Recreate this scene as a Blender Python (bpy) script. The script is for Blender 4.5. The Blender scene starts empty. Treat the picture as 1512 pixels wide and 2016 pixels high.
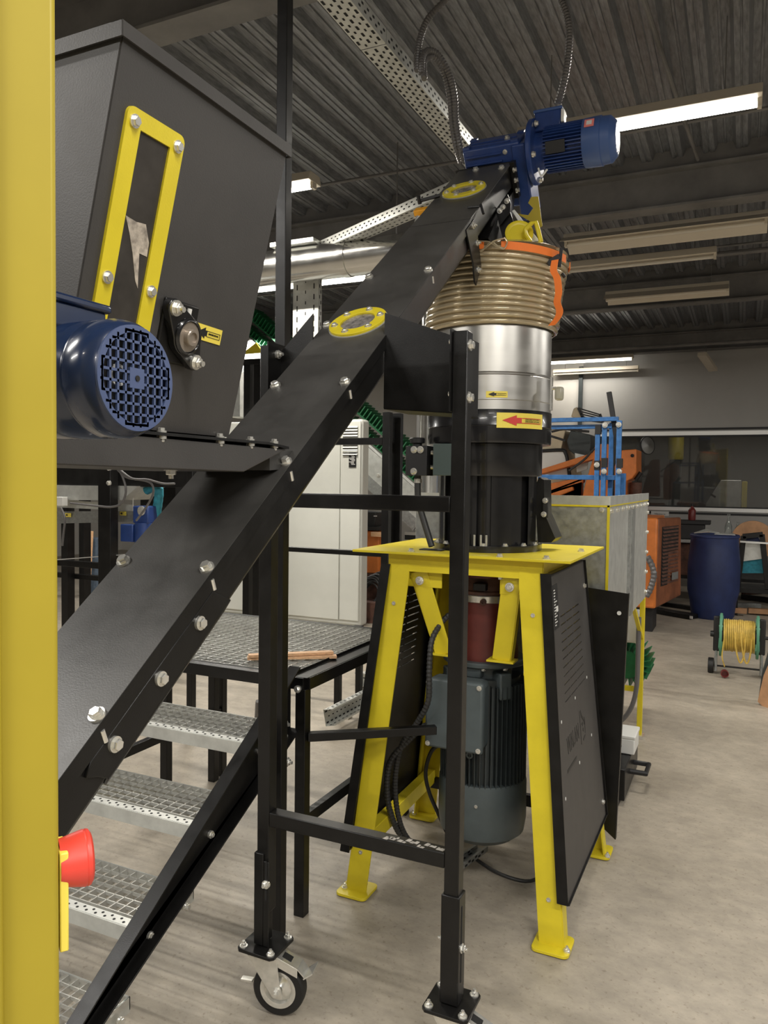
import bpy, bmesh, math, random
from mathutils import Vector, Matrix
random.seed(7)
PI = math.pi
scene = bpy.context.scene
# ------------------------------------------------------------------ camera
# world axes: +X and +Y run along the machines, the beams and the far wall; metres
F, CAM_Z = 1514.0, 1.55
PITCH, ROLL, YAW = math.atan(62/1514.), 0.013, math.radians(25.)
def _rz(w):
    return Vector((w[0]*math.cos(YAW)-w[1]*math.sin(YAW), w[0]*math.sin(YAW)+w[1]*math.cos(YAW), w[2]))
_f = Vector((0, math.cos(PITCH), -math.sin(PITCH))); _r = Vector((1, 0, 0)); _u = _r.cross(_f)
FWD = _rz(_f); RGT = _rz(_r*math.cos(ROLL)+_u*math.sin(ROLL)); UPV = _rz(-_r*math.sin(ROLL)+_u*math.cos(ROLL))
CAM = Vector((0, 0, CAM_Z))
cd = bpy.data.cameras.new('camera'); cam = bpy.data.objects.new('camera', cd); scene.collection.objects.link(cam)
cd.sensor_fit = 'HORIZONTAL'; cd.sensor_width = 36.0; cd.lens = 36.0*F/1512.0; cd.clip_start = 0.02; cd.clip_end = 100
M = Matrix((RGT, UPV, -FWD)).transposed().to_4x4(); M.translation = CAM; cam.matrix_world = M
scene.camera = cam
cd.dof.use_dof = False
# ------------------------------------------------------------------ view / world
scene.view_settings.view_transform = 'Standard'
try: scene.view_settings.look = 'None'
except Exception: pass
scene.view_settings.gamma = 1.0; scene.view_settings.exposure = 0.08
scene.view_settings.use_curve_mapping = False
wd = bpy.data.worlds.new('world'); scene.world = wd; wd.use_nodes = True
wd.node_tree.nodes['Background'].inputs[0].default_value = (1, .95, .88, 1)
wd.node_tree.nodes['Background'].inputs[1].default_value = 0.05
def area(name, loc, sx, sy, watt, col=(1, .965, .91), rot=(0, 0, 0)):
    l = bpy.data.lights.new(name, 'AREA'); l.shape = 'RECTANGLE'; l.size = sx; l.size_y = sy; l.energy = watt; l.color = col
    o = bpy.data.objects.new(name, l); scene.collection.objects.link(o); o.location = loc; o.rotation_euler = rot
    return o
# fluorescent rows behind and beside the camera (outside the frame)
for (lx, ly) in [(.9, .4), (3.2, .4), (1.9, -1.6), (-.6, -1.6), (-3.2, -1.6), (1.9, -4.2), (-.6, -4.2), (-3.3, .15), (3.6, 4.2), (4.2, 8.3), (-6.4, 4.2), (-6.0, 8.3), (2.9, 6.3)]:
    area('fluorescent_light', (lx, ly, 3.38), 1.45, .10, 60)
# tubes that are lit inside the frame (their fixtures are built further down)
LIT = [(-.57, 4.21), (-3.50, 4.27), (-3.96, 6.40), (-2.33, 12.1)]
for (lx, ly) in LIT: area('fluorescent_light', (lx, ly, 3.37), 1.14, .05, 11 if ly > 10 else 55, (1, .94, .84))

# ------------------------------------------------------------------ helpers
def px(x, y, i, val):
    """point of the place seen at photo pixel x,y on the plane axis i = val"""
    d = FWD + RGT*((x-756)/F) - UPV*((y-1008)/F)
    return CAM + d*((val-CAM[i])/d[i])
def node_mat(name, col, rough=.5, metal=0., var=.0, scale=8., bump=0., bscale=60., spec=.5, col2=None, rvar=0., stretch=None, coat=0., trans=0., alpha=1., detail=4., emis=None, estr=0.):
    m = bpy.data.materials.new(name); m.use_nodes = True; nt = m.node_tree; b = nt.nodes['Principled BSDF']
    b.inputs['Base Color'].default_value = (*col, 1); b.inputs['Roughness'].default_value = rough; b.inputs['Metallic'].default_value = metal
    b.inputs['Specular IOR Level'].default_value = spec; b.inputs['Coat Weight'].default_value = coat
    b.inputs['Transmission Weight'].default_value = trans; b.inputs['Alpha'].default_value = alpha
    if emis: b.inputs['Emission Color'].default_value = (*emis, 1); b.inputs['Emission Strength'].default_value = estr
    if var or bump or rvar:
        tc = nt.nodes.new('ShaderNodeTexCoord'); mp = nt.nodes.new('ShaderNodeMapping'); nt.links.new(tc.outputs['Object'], mp.inputs[0])
        if stretch: mp.inputs['Scale'].default_value = stretch
    if var or rvar:
        n = nt.nodes.new('ShaderNodeTexNoise'); n.inputs['Scale'].default_value = scale; n.inputs['Detail'].default_value = detail; n.inputs['Roughness'].default_value = .6
        nt.links.new(mp.outputs[0], n.inputs['Vector'])
        if var:
            r = nt.nodes.new('ShaderNodeValToRGB'); r.color_ramp.elements[0].position = .32; r.color_ramp.elements[1].position = .68
            c2 = col2 or tuple(min(1, c*(1+var)) for c in col)
            c1 = col if col2 else tuple(c*(1-var) for c in col)
            r.color_ramp.elements[0].color = (*c1, 1); r.color_ramp.elements[1].color = (*c2, 1)
            nt.links.new(n.outputs['Fac'], r.inputs[0]); nt.links.new(r.outputs[0], b.inputs['Base Color'])
        if rvar:
            mr = nt.nodes.new('ShaderNodeMapRange'); mr.inputs[1].default_value = .3; mr.inputs[2].default_value = .7
            mr.inputs[3].default_value = rough-rvar; mr.inputs[4].default_value = rough+rvar
            nt.links.new(n.outputs['Fac'], mr.inputs[0]); nt.links.new(mr.outputs[0], b.inputs['Roughness'])
    if bump:
        n2 = nt.nodes.new('ShaderNodeTexNoise'); n2.inputs['Scale'].default_value = bscale; n2.inputs['Detail'].default_value = 2.
        nt.links.new(mp.outputs[0], n2.inputs['Vector'])
        bp = nt.nodes.new('ShaderNodeBump'); bp.inputs['Strength'].default_value = bump; bp.inputs['Distance'].default_value = .002
        nt.links.new(n2.outputs['Fac'], bp.inputs['Height']); nt.links.new(bp.outputs[0], b.inputs['Normal'])
    return m
MT = {}
MT['black'] = node_mat('black_powder_coat', (.0075, .0072, .007), .36, var=.25, scale=14, bump=.10, bscale=500, rvar=.05, spec=.35)
MT['blacklid'] = node_mat('black_sheet_paint', (.056, .054, .051), .42, var=.32, scale=5, bump=.1, bscale=350, rvar=.07, spec=.5)
MT['hopper'] = node_mat('charcoal_sheet_paint', (.050, .047, .045), .5, var=.12, scale=6, bump=.12, bscale=400, rvar=.05)
MT['blackmat'] = node_mat('black_plastic', (.012, .012, .013), .5)
MT['blackgloss'] = node_mat('black_gloss_enamel', (.010, .010, .011), .22, var=.3, scale=20, coat=.3)
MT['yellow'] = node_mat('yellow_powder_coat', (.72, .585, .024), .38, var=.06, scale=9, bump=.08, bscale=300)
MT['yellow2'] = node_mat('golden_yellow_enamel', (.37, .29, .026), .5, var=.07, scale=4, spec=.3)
MT['ylabel'] = node_mat('yellow_label_film', (.86, .70, .10), .4)
MT['zinc'] = node_mat('zinc_plated_steel', (.80, .79, .74), .25, metal=.75, var=.10, scale=60)
MT['galv'] = node_mat('galvanised_sheet', (.34, .35, .34), .42, metal=.6, var=.16, scale=40, rvar=.1, detail=8)
MT['galvlight'] = node_mat('galvanised_light_sheet', (.62, .63, .60), .38, metal=.55, var=.12, scale=14)
MT['grating'] = node_mat('galvanised_grating', (.62, .62, .59), .30, metal=.7, var=.12, scale=30)
MT['stain'] = node_mat('brushed_stainless', (.56, .545, .51), .34, metal=1, var=.05, scale=3, stretch=(1, 1, 6), rvar=.06)
MT['pipe'] = node_mat('stainless_pipe', (.68, .68, .66), .22, metal=1, rvar=.04, var=.05)
MT['brass'] = node_mat('amber_hose_plastic', (.56, .47, .31), .16, metal=.45, var=.12, scale=5, coat=.5)
MT['blue'] = node_mat('blue_motor_enamel', (.020, .050, .19), .34, var=.12, scale=20, coat=.15)
MT['blue2'] = node_mat('deep_blue_motor_enamel', (.010, .022, .062), .22, var=.10, scale=12, coat=.3)
MT['blueL'] = node_mat('blue_grille_plastic', (.060, .088, .19), .45, var=.08)
MT['bluerack'] = node_mat('blue_rack_paint', (.035, .14, .36), .4, var=.25, scale=25)
MT['barrel'] = node_mat('navy_barrel_plastic', (.017, .03, .105), .5, var=.2, scale=6)
MT['orange'] = node_mat('orange_enamel', (.62, .18, .035), .4, var=.12, scale=10)
MT['heater'] = node_mat('shaded_orange_enamel', (.20, .068, .028), .5, var=.3, scale=7)  # orange enamel with the heater front's shade mixed into the colour
MT['strap'] = node_mat('orange_webbing', (.95, .22, .03), .6, bump=.4, bscale=700, var=.05)
MT['red'] = node_mat('red_button_plastic', (.72, .06, .04), .38)
MT['oxide'] = node_mat('red_oxide_paint', (.14, .028, .022), .42, var=.2, scale=12)
MT['grey'] = node_mat('blue_grey_motor_enamel', (.085, .105, .11), .42, var=.1, scale=12)
MT['greyd'] = node_mat('dark_grey_motor_enamel', (.04, .05, .052), .42, var=.15, scale=12)
MT['cab'] = node_mat('light_grey_cabinet_paint', (.66, .67, .62), .45, var=.03, scale=3)
MT['cream'] = node_mat('cream_cab_paint', (.62, .52, .36), .45, var=.12, scale=6)
MT['white'] = node_mat('white_plastic', (.75, .75, .72), .4)
MT['whitepaint'] = node_mat('white_fixture_enamel', (.60, .54, .44), .4)
MT['green'] = node_mat('green_belt', (.012, .13, .045), .42, var=.2, scale=15)
MT['greenp'] = node_mat('green_reel_plastic', (.10, .30, .19), .5)
MT['teal'] = node_mat('teal_textile_hose', (.03, .25, .33), .7, var=.25, scale=30)
MT['cable'] = node_mat('yellow_cable_rubber', (.72, .50, .10), .5, var=.2, scale=20)
MT['conduit'] = node_mat('grey_conduit_plastic', (.13, .125, .125), .3)
MT['cabled'] = node_mat('dark_cable_rubber', (.03, .03, .03), .5)
MT['wood'] = node_mat('raw_softwood', (.66, .40, .22), .6, var=.2, scale=8, stretch=(1, 12, 12))
MT['ply'] = node_mat('brown_plywood', (.44, .24, .12), .6, var=.18, scale=10)
MT['rust'] = node_mat('rusty_brown_metal', (.10, .045, .03), .7, var=.5, scale=14)
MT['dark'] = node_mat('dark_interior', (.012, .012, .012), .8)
MT['rubber'] = node_mat('black_tyre_rubber', (.010, .010, .010), .55)
MT['paper'] = node_mat('white_paper', (.75, .75, .72), .6)
MT['ink'] = node_mat('black_print', (.01, .01, .01), .5)
MT['redink'] = node_mat('red_print', (.62, .05, .04), .5)
MT['denim'] = node_mat('faded_denim', (.06, .085, .12), .8, var=.3, scale=20)
MT['glass'] = node_mat('smoked_window_glass', (.012, .012, .012), .04, spec=.8, var=.02)
MT['clear'] = node_mat('clear_glass', (.9, .95, .92), .05, trans=.9)
MT['acryl'] = node_mat('sight_glass', (.10, .095, .09), .18, var=.7, scale=60, coat=.6, col2=(.34, .31, .29))
MT['acryl2'] = node_mat('viewing_pane', (.05, .045, .04), .2, var=.3, scale=9, coat=.3)
MT['tube'] = node_mat('lit_tube', (1, 1, 1), .5, emis=(1, .95, .86), estr=12)
MT['tubeoff'] = node_mat('unlit_tube', (.62, .58, .50), .3)
MT['wallm'] = node_mat('grey_wall_panel', (.40, .395, .38), .6, var=.04, scale=2)
MT['wallw'] = node_mat('light_wall_panel', (.62, .60, .56), .6, var=.04, scale=2)
MT['beam'] = node_mat('grey_steel_beam', (.155, .15, .145), .6, var=.22, scale=4)
MT['deck'] = node_mat('grey_roof_deck', (.23, .237, .25), .42, metal=.35, var=.35, scale=9, stretch=(8, 1.2, 8), rvar=.08, detail=8)
MT['alu'] = node_mat('aluminium_profile', (.78, .78, .76), .35, metal=.5)

class MB:
    """collects shapes given in world metres; build() links them as one mesh object"""
    def __init__(s): s.v = []; s.f = []; s.smooth = False
    def add(s, vs, fs):
        n = len(s.v); s.v += [Vector(v) for v in vs]; s.f += [tuple(i+n for i in f) for f in fs]; return s
    def box(s, c, d, R=None):
        c = Vector(c); vs = []
        for x in (-.5, .5):
            for y in (-.5, .5):
                for z in (-.5, .5):
                    p = Vector((x*d[0], y*d[1], z*d[2])); vs.append(c+(R @ p if R else p))
        return s.add(vs, [(0, 1, 3, 2), (4, 6, 7, 5), (0, 4, 5, 1), (2, 3, 7, 6), (0, 2, 6, 4), (1, 5, 7, 3)])
    def span(s, a, b):
        a = Vector(a); b = Vector(b); return s.box((a+b)/2, [abs(b[i]-a[i]) for i in range(3)])
    def bar(s, a, b, w, h, up=(0, 0, 1)):
        a = Vector(a); b = Vector(b); d = (b-a); L = d.length; d.normalize(); u = Vector(up)
        x = d.cross(u)
        if x.length < 1e-4: x = d.cross(Vector((0, 1, 0)))
        x.normalize(); z = x.cross(d)
        return s.box((a+b)/2, (w, L, h), Matrix((x, d, z)).transposed())
    def slab(s, pts, t, flip=False):
        """polygon given a thickness t along its normal, centred"""
        pts = [Vector(p) for p in pts]; n = Vector((0, 0, 0))
        for i in range(len(pts)): n += (pts[i]-pts[0]).cross(pts[(i+1) % len(pts)]-pts[0])
        n.normalize(); k = len(pts)
        a = [p+n*t/2 for p in pts]; b = [p-n*t/2 for p in pts]
        return s.add(a+b, [tuple(range(k)), tuple(range(2*k-1, k-1, -1))]+[(i, k+i, k+(i+1) % k, (i+1) % k) for i in range(k)])
    def ext(s, poly, o, ax, ay, az, L):
        """2-D polygon in axes ax, ay, extruded along az by L from o"""
        o = Vector(o); ax = Vector(ax); ay = Vector(ay); az = Vector(az); k = len(poly)
        a = [o+ax*p[0]+ay*p[1] for p in poly]; b = [p+az*L for p in a]
        return s.add(a+b, [tuple(range(k)), tuple(range(2*k-1, k-1, -1))]+[(i, k+i, k+(i+1) % k, (i+1) % k) for i in range(k)])
    def lathe(s, prof, o, ax=(0, 0, 1), n=32, ref=(1, 0, 0), cap=True, arc=None):
        """profile [(r, h)] around axis ax from o"""
        o = Vector(o); ax = Vector(ax).normalized(); x = Vector(ref); x = x-ax*x.dot(ax)
        if x.length < 1e-4: x = Vector((0, 1, 0))-ax*ax.y
        x.normalize(); y = ax.cross(x); vs = []; fs = []
        m = n+1 if arc else n
        for (r, h) in prof:
            for i in range(m):
                a = (arc[0]+(arc[1]-arc[0])*i/n) if arc else 2*PI*i/n
                vs.append(o+ax*h+(x*math.cos(a)+y*math.sin(a))*r)
        for j in range(len(prof)-1):
            for i in range(n):
                i2 = i+1 if arc else (i+1) % n
                fs.append((j*m+i, j*m+i2, (j+1)*m+i2, (j+1)*m+i))
        if cap and not arc:
            if prof[0][0] > 1e-5: fs.append(tuple(range(n-1, -1, -1)))
            if prof[-1][0] > 1e-5: fs.append(tuple((len(prof)-1)*m+i for i in range(n)))
        return s.add(vs, fs)
    def cyl(s, a, b, r, n=20, r2=None):
        a = Vector(a); b = Vector(b); d = b-a
        return s.lathe([(r, 0), (r2 if r2 is not None else r, d.length)], a, d, n, ref=(.3, .5, .8))
    def ring(s, o, ax, ro, ri, t, n=40):
        return s.lathe([(ri, 0), (ro, 0), (ro, t), (ri, t), (ri, 0)], o, ax, n, cap=False)
    def tube(s, pts, r, n=10, ridge=0., pitch=0.):
        pts = [Vector(p) for p in pts]; ring = []
        up = Vector((.13, .27, .95)); k = len(pts)
        for i, p in enumerate(pts):
            t = (pts[min(i+1, k-1)]-pts[max(i-1, 0)]).normalized()
            x = t.cross(up)
            if x.length < 1e-3: x = t.cross(Vector((1, 0, 0)))
            x.normalize(); y = x.cross(t); up = y
            rr = r*(1+(ridge if i % 2 else -ridge)) if ridge else r
            for j in range(n):
                a = 2*PI*j/n; ring.append(p+x*math.cos(a)*rr+y*math.sin(a)*rr)
        fs = [(i*n+j, i*n+(j+1) % n, (i+1)*n+(j+1) % n, (i+1)*n+j) for i in range(k-1) for j in range(n)]
        fs += [tuple(range(n-1, -1, -1)), tuple((k-1)*n+j for j in range(n))]
        return s.add(ring, fs)
    def build(s, name, mat, parent=None, bevel=0., ang=35, seg=2):
        o0 = org(parent)
        me = bpy.data.meshes.new(name); me.from_pydata([v-o0 for v in s.v], [], s.f); 
        bm = bmesh.new(); bm.from_mesh(me); bmesh.ops.recalc_face_normals(bm, faces=bm.faces); bm.to_mesh(me); bm.free()
        me.polygons.foreach_set('use_smooth', [True]*len(me.polygons)); me.set_sharp_from_angle(angle=math.radians(ang))
        me.materials.append(MT[mat] if isinstance(mat, str) else mat)
        o = bpy.data.objects.new(name, me); scene.collection.objects.link(o)
        if parent: o.parent = parent
        if bevel:
            b = o.modifiers.new('bevel', 'BEVEL'); b.width = bevel; b.segments = seg; b.limit_method = 'ANGLE'; b.angle_limit = math.radians(40); b.harden_normals = False
        return o
def org(o):
    v = Vector((0, 0, 0))
    while o: v += o.location; o = o.parent
    return v
def tag(o, label=None, cat=None, group=None, kind=None):
    if label: o['label'] = label
    if cat: o['category'] = cat
    if group: o['group'] = group
    if kind: o['kind'] = kind
    return o
def thing(name, loc, label, cat, group=None):
    o = bpy.data.objects.new(name, None); o.empty_display_size = .1; scene.collection.objects.link(o); o.location = loc
    return tag(o, label, cat, group)
def copy_tree(o, parent=None, off=None):
    c = o.copy(); scene.collection.objects.link(c)
    if parent: c.parent = parent
    if off is not None: c.location = o.location+Vector(off)
    for ch in [k for k in bpy.data.objects if k.parent == o]: copy_tree(ch, c)
    return c
_hx = {}
def bolt(parent, p, n, r=.008, nut=False, name='bolt', spin=0.):
    """hex bolt head (or nut with thread end) on a washer; shared mesh"""
    key = (round(r, 4), nut)
    if key not in _hx:
        b = MB(); b.lathe([(r*1.35, -r*.6), (r*1.35, r*.22)], (0, 0, 0), n=20)
        b.lathe([(r, r*.22), (r, r*.85), (r*.86, r*1.0)], (0, 0, 0), n=6)
        if nut: b.lathe([(r*.5, r*.9), (r*.5, r*1.7)], (0, 0, 0), n=12)
        t = b.build('bolt', 'zinc'); _hx[key] = t.data; bpy.data.objects.remove(t)
    o = bpy.data.objects.new(name, _hx[key]); scene.collection.objects.link(o)
    if parent: o.parent = parent
    o.location = Vector(p)-org(parent); n = Vector(n).normalized()
    o.rotation_euler = (n.to_track_quat('Z', 'Y').to_matrix() @ Matrix.Rotation(spin, 3, 'Z')).to_euler()
    return o
def text(parent, s, p, xdir, ydir, h, mat, name='lettering', ext=.0004, w=None):
    """flat lettering standing at p, reading along xdir"""
    c = bpy.data.curves.new(name, 'FONT'); c.body = s; c.size = h; c.align_x = 'CENTER'; c.align_y = 'CENTER'; c.extrude = ext; c.resolution_u = 2
    t = bpy.data.objects.new(name, c); scene.collection.objects.link(t)
    dg = bpy.context.evaluated_depsgraph_get(); me = bpy.data.meshes.new_from_object(t.evaluated_get(dg))
    bpy.data.objects.remove(t); bpy.data.curves.remove(c)
    x = Vector(xdir).normalized(); y = Vector(ydir); y = (y-x*y.dot(x)).normalized(); z = x.cross(y)
    k = 1.
    if w:
        xs = [v.co.x for v in me.vertices]; k = w/(max(xs)-min(xs))
    for v in me.vertices:
        q = v.co.copy(); v.co = Vector(p)+x*q.x*k+y*q.y+z*q.z-org(parent)
    me.materials.clear(); me.materials.append(MT[mat]); o = bpy.data.objects.new(name, me); scene.collection.objects.link(o)
    if parent: o.parent = parent
    return o
def smooth_path(pts, n=8):
    """Catmull-Rom through the points"""
    P = [Vector(p) for p in pts]; P = [P[0]*2-P[1]]+P+[P[-1]*2-P[-2]]; out = []
    for i in range(1, len(P)-2):
        for k in range(n):
            t = k/n; a, b, c, d = P[i-1], P[i], P[i+1], P[i+2]
            out.append(.5*((2*b)+(c-a)*t+(2*a-5*b+4*c-d)*t*t+(3*b-a-3*c+d)*t**3))
    out.append(P[-2]); return out
def resample(pts, step):
    out = [pts[0]]; acc = 0
    for a, b in zip(pts, pts[1:]):
        d = b-a; L = d.length
        while acc+L >= step:
            t = (step-acc)/L; a = a+d*t; out.append(a); d = b-a; L = d.length; acc = 0
            if L < 1e-6: break
        acc += L
    return out
def structure(b, name, mat, bevel=0., parent=None):
    o = b.build(name, mat, parent, bevel)
    if not parent: o['kind'] = 'structure'
    return o
def sticker(parent, c, xd, yd, w, h, arrow='ink', words=None, lines=None, name='direction_label'):
    """yellow arrow label: c centre, xd reading direction, yd up"""
    x = Vector(xd).normalized(); y = Vector(yd).normalized(); n = x.cross(y); c = Vector(c)
    P = lambda a, b_, k=0.: c+x*a*w+y*b_*h+n*k
    m = MB(); m.slab([P(-.5, -.5), P(.5, -.5), P(.5, .5), P(-.5, .5)], .0012)
    s = m.build(name, 'ylabel', parent)
    a = MB(); a.slab([P(-.40, 0, .001), P(-.14, -.36, .001), P(-.14, -.18, .001), P(-.06, -.18, .001), P(-.06, .18, .001), P(-.14, .18, .001), P(-.14, .36, .001)], .0006)
    a.build('arrow', arrow, s)
    q = MB(); e = .02
    for (a0, b0, a1, b1) in ((-.06, .18, .44, .15), (-.06, -.18, .44, -.21), (.425, -.2, .44, .17)):
        q.slab([P(a0, b0, .001), P(a1, b0, .001), P(a1, b1, .001), P(a0, b1, .001)], .0006)
    q.build('arrow_outline', arrow, s)
    for i, wds in enumerate(words or []):
        text(s, wds, P(.185, (.07-.15*i) if len(words) > 1 else 0, .0013), x, y, h*.15, 'ink', w=w*.38)
    return s
# ================================================================== THE ROOM
def floor_mat():
    m = bpy.data.materials.new('power_floated_concrete'); m.use_nodes = True; nt = m.node_tree; b = nt.nodes['Principled BSDF']; L = nt.links
    tc = nt.nodes.new('ShaderNodeTexCoord')
    def noise(sc, det, st=None, rough=.6):
        mp = nt.nodes.new('ShaderNodeMapping'); L.new(tc.outputs['Object'], mp.inputs[0])
        if st: mp.inputs['Scale'].default_value = st
        mp.inputs['Rotation'].default_value[2] = .5
        n = nt.nodes.new('ShaderNodeTexNoise'); n.inputs['Scale'].default_value = sc; n.inputs['Detail'].default_value = det; n.inputs['Roughness'].default_value = rough
        L.new(mp.outputs[0], n.inputs['Vector']); return n
    def ramp(n, a, ca, z, cz):
        r = nt.nodes.new('ShaderNodeValToRGB'); r.color_ramp.elements[0].position = a; r.color_ramp.elements[1].position = z
        r.color_ramp.elements[0].color = (*ca, 1); r.color_ramp.elements[1].color = (*cz, 1); L.new(n.outputs['Fac'], r.inputs[0]); return r
    r1 = ramp(noise(1.6, 8), .3, (.31, .275, .225), .7, (.47, .42, .35))
    r2 = ramp(noise(11, 9, (1, 1.5, 1), .7), .38, (.84, .835, .82), .62, (1.04, 1.03, 1.0))
    r3 = ramp(noise(60, 4), .30, (.72, .70, .66), .42, (1, 1, 1))
    def mul(x, y):
        k = nt.nodes.new('ShaderNodeMix'); k.data_type = 'RGBA'; k.blend_type = 'MULTIPLY'; k.inputs[0].default_value = 1
        L.new(x.outputs[0] if x.bl_idname != 'ShaderNodeMix' else x.outputs[2], k.inputs[6]); L.new(y.outputs[0], k.inputs[7]); return k
    k = mul(mul(r1, r2), r3); L.new(k.outputs[2], b.inputs['Base Color'])
    n = noise(3, 6); mr = nt.nodes.new('ShaderNodeMapRange'); mr.inputs[3].default_value = .32; mr.inputs[4].default_value = .62; L.new(n.outputs['Fac'], mr.inputs[0]); L.new(mr.outputs[0], b.inputs['Roughness'])
    bp = nt.nodes.new('ShaderNodeBump'); bp.inputs['Strength'].default_value = .12; bp.inputs['Distance'].default_value = .004
    n2 = noise(40, 5); L.new(n2.outputs['Fac'], bp.inputs['Height']); L.new(bp.outputs[0], b.inputs['Normal'])
    return m
MT['floor'] = floor_mat()
X0, X1, Y0, Y1, ZC = -12., 8., -7., 12.5, 3.85
structure(MB().span((X0-.2, Y0-.2, -.2), (X1+.2, 16.2, 0)), 'floor', 'floor')
# corrugated steel roof deck, ribs along Y
m = MB(); P = .205; pr = []; x = X0
while x < X1:
    pr += [(x, 0), (x+.028, 0), (x+.031, .008), (x+.039, .008), (x+.042, 0), (x+.070, 0), (x+.090, .055), (x+.128, .055), (x+.132, .047), (x+.142, .047), (x+.146, .055), (x+.185, .055)]; x += P
pts = [(a, Y0, ZC+b) for a, b in pr]+[(a, Y1, ZC+b) for a, b in pr]; n = len(pr)
m.add(pts, [(i, i+1, n+i+1, n+i) for i in range(n-1)])
m.span((X0-.2, Y0-.2, ZC+.085), (X1+.2, Y1+.2, ZC+.2))
structure(m, 'ceiling', 'deck')
structure(MB().span((X0-.2, Y0, 0), (X0, Y1, ZC+.1)), 'wall_left', 'wallw')
structure(MB().span((X1, Y0, 0), (X1+.2, Y1, ZC+.1)), 'wall_right', 'wallm')
structure(MB().span((X0-.2, Y0-.2, 0), (X1+.2, Y0, ZC+.1)), 'wall_front', 'wallw')
WX, WZ0, WZ1 = -2.15, 1.15, 2.35
m = MB(); m.span((-2.36, Y1, 0), (X1+.2, Y1+.12, WZ0)); m.span((-2.36, Y1, WZ1), (X1+.2, Y1+.12, ZC+.1)); m.span((-2.36, Y1, WZ0), (WX, Y1+.12, WZ1)); m.span((5, Y1, WZ0), (X1+.2, Y1+.12, WZ1))
structure(m, 'wall_back', 'wallm')
structure(MB().span((X0-.2, Y1, 0), (-2.36, Y1+.12, ZC+.1)), 'wall_back_left', 'wallw')
structure(MB().span((-2.42, Y1-.05, 0), (-2.36, Y1+.01, 3.4)), 'trim_1', 'greyd')
for k in (-5.2, -8.2): structure(MB().span((k, Y1-.05, 0), (k+.06, Y1+.01, 3.4)), 'trim_%d' % (2 if k > -6 else 3), 'alu')
# the window to the room behind
m = MB(); m.span((WX, Y1-.03, WZ0), (5, Y1+.05, WZ0+.055)); m.span((WX, Y1-.03, WZ1-.06), (5, Y1+.05, WZ1)); m.span((WX, Y1-.03, WZ0), (WX+.06, Y1+.05, WZ1)); m.span((4.94, Y1-.03, WZ0), (5, Y1+.05, WZ1))
w1 = structure(m, 'window_1', 'alu')
m = MB(); m.span((WX, Y1-.012, WZ0-.05), (5, Y1+.03, WZ0-.02)); m.span((WX, Y1-.012, WZ1+.02), (5, Y1+.03, WZ1+.05)); m.span((WX, Y1-.012, WZ0+.055), (5, Y1+.03, WZ0+.075)); m.span((WX, Y1-.012, WZ1-.085), (5, Y1+.03, WZ1-.06)); m.build('black_seal', 'blackmat', w1)
MT['pane'] = node_mat('tinted_window_glass', (.45, .45, .43), .02, trans=.92)
MB().span((WX+.06, Y1+.01, WZ0+.075), (4.94, Y1+.018, WZ1-.085)).build('window_glass', 'pane', w1)
# dim room behind the window
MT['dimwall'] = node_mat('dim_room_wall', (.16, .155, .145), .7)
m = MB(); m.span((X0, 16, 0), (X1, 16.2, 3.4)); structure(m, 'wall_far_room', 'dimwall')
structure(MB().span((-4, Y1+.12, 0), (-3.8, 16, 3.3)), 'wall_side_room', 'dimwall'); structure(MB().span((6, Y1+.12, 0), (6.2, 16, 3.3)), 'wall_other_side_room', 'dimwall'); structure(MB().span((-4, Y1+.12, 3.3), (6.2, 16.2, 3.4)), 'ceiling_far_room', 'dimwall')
area('dim_light', (0, 12.9, 3.2), 1.2, .1, 12)
# machine seen dimly through the window
gx = [px(a_, 1000, 1, 13.3)[0] for a_ in (1389, 1425, 1458, 1470)]; gz_ = px(1440, 945, 1, 13.3)[2]
t = thing('grey_machine', (gx[0], 13.6, 0), 'pale grey sloped-front machine housing with yellow edge behind the window', 'machine')
MB().ext([(gx[0], 0), (gx[2], 0), (gx[2], gz_), (gx[1]-.05, gz_), (gx[0], gz_-.38)], (0, 13.3, 0), (1, 0, 0), (0, 0, 1), (0, 1, 0), .7).build('housing', 'galvlight', t, .01)
MB().span((gx[2]+.01, 13.3, 0), (gx[3], 14, gz_-.02)).build('yellow_edge', 'yellow', t, .01)
MB().bar(px(1399, 973, 1, 13.27), px(1409, 979, 1, 13.27), .02, .03).build('handle', 'blackmat', t)
q = px(1330, 905, 1, 14.3); qb = px(1330, 862, 1, 14.3)
t = thing('yellow_reflection', (q[0], 14.3, 0), 'slim yellow tank on a dark stand behind the window, standing in for a reflection in the glass', 'form')  # added solid in place of a yellow reflection in the window glass
MB().lathe([(.12, q[2]), (.13, q[2]+.02), (.13, qb[2]), (.09, qb[2]+.06), (0, qb[2]+.08)], (q[0], 14.3, 0)).build('reflection_body', 'yellow', t)
MB().lathe([(.1, 0), (.1, q[2])], (q[0], 14.3, 0)).build('reflection_stand', 'greyd', t)
# roof beams along X
for i, yb in enumerate((-3.6, -.45, 2.72, 5.88, 9.02, 12.15)):
    b = MB(); b.span((X0, yb-.075, 3.50), (X1, yb+.075, 3.515)); b.span((X0, yb-.005, 3.51), (X1, yb+.005, 3.76)); b.span((X0, yb-.075, 3.755), (X1, yb+.075, 3.77)); b.span((X0, yb-.02, 3.77), (X1, yb+.02, ZC+.08))
    structure(b, 'trim_%d' % (4+i), 'beam')
m = MB(); m.span((-12, 1.9, 3.36), (-1.35, 1.97, 3.40)); m.span((-12, 1.98, 3.37), (-1.5, 2.01, 3.4))
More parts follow.
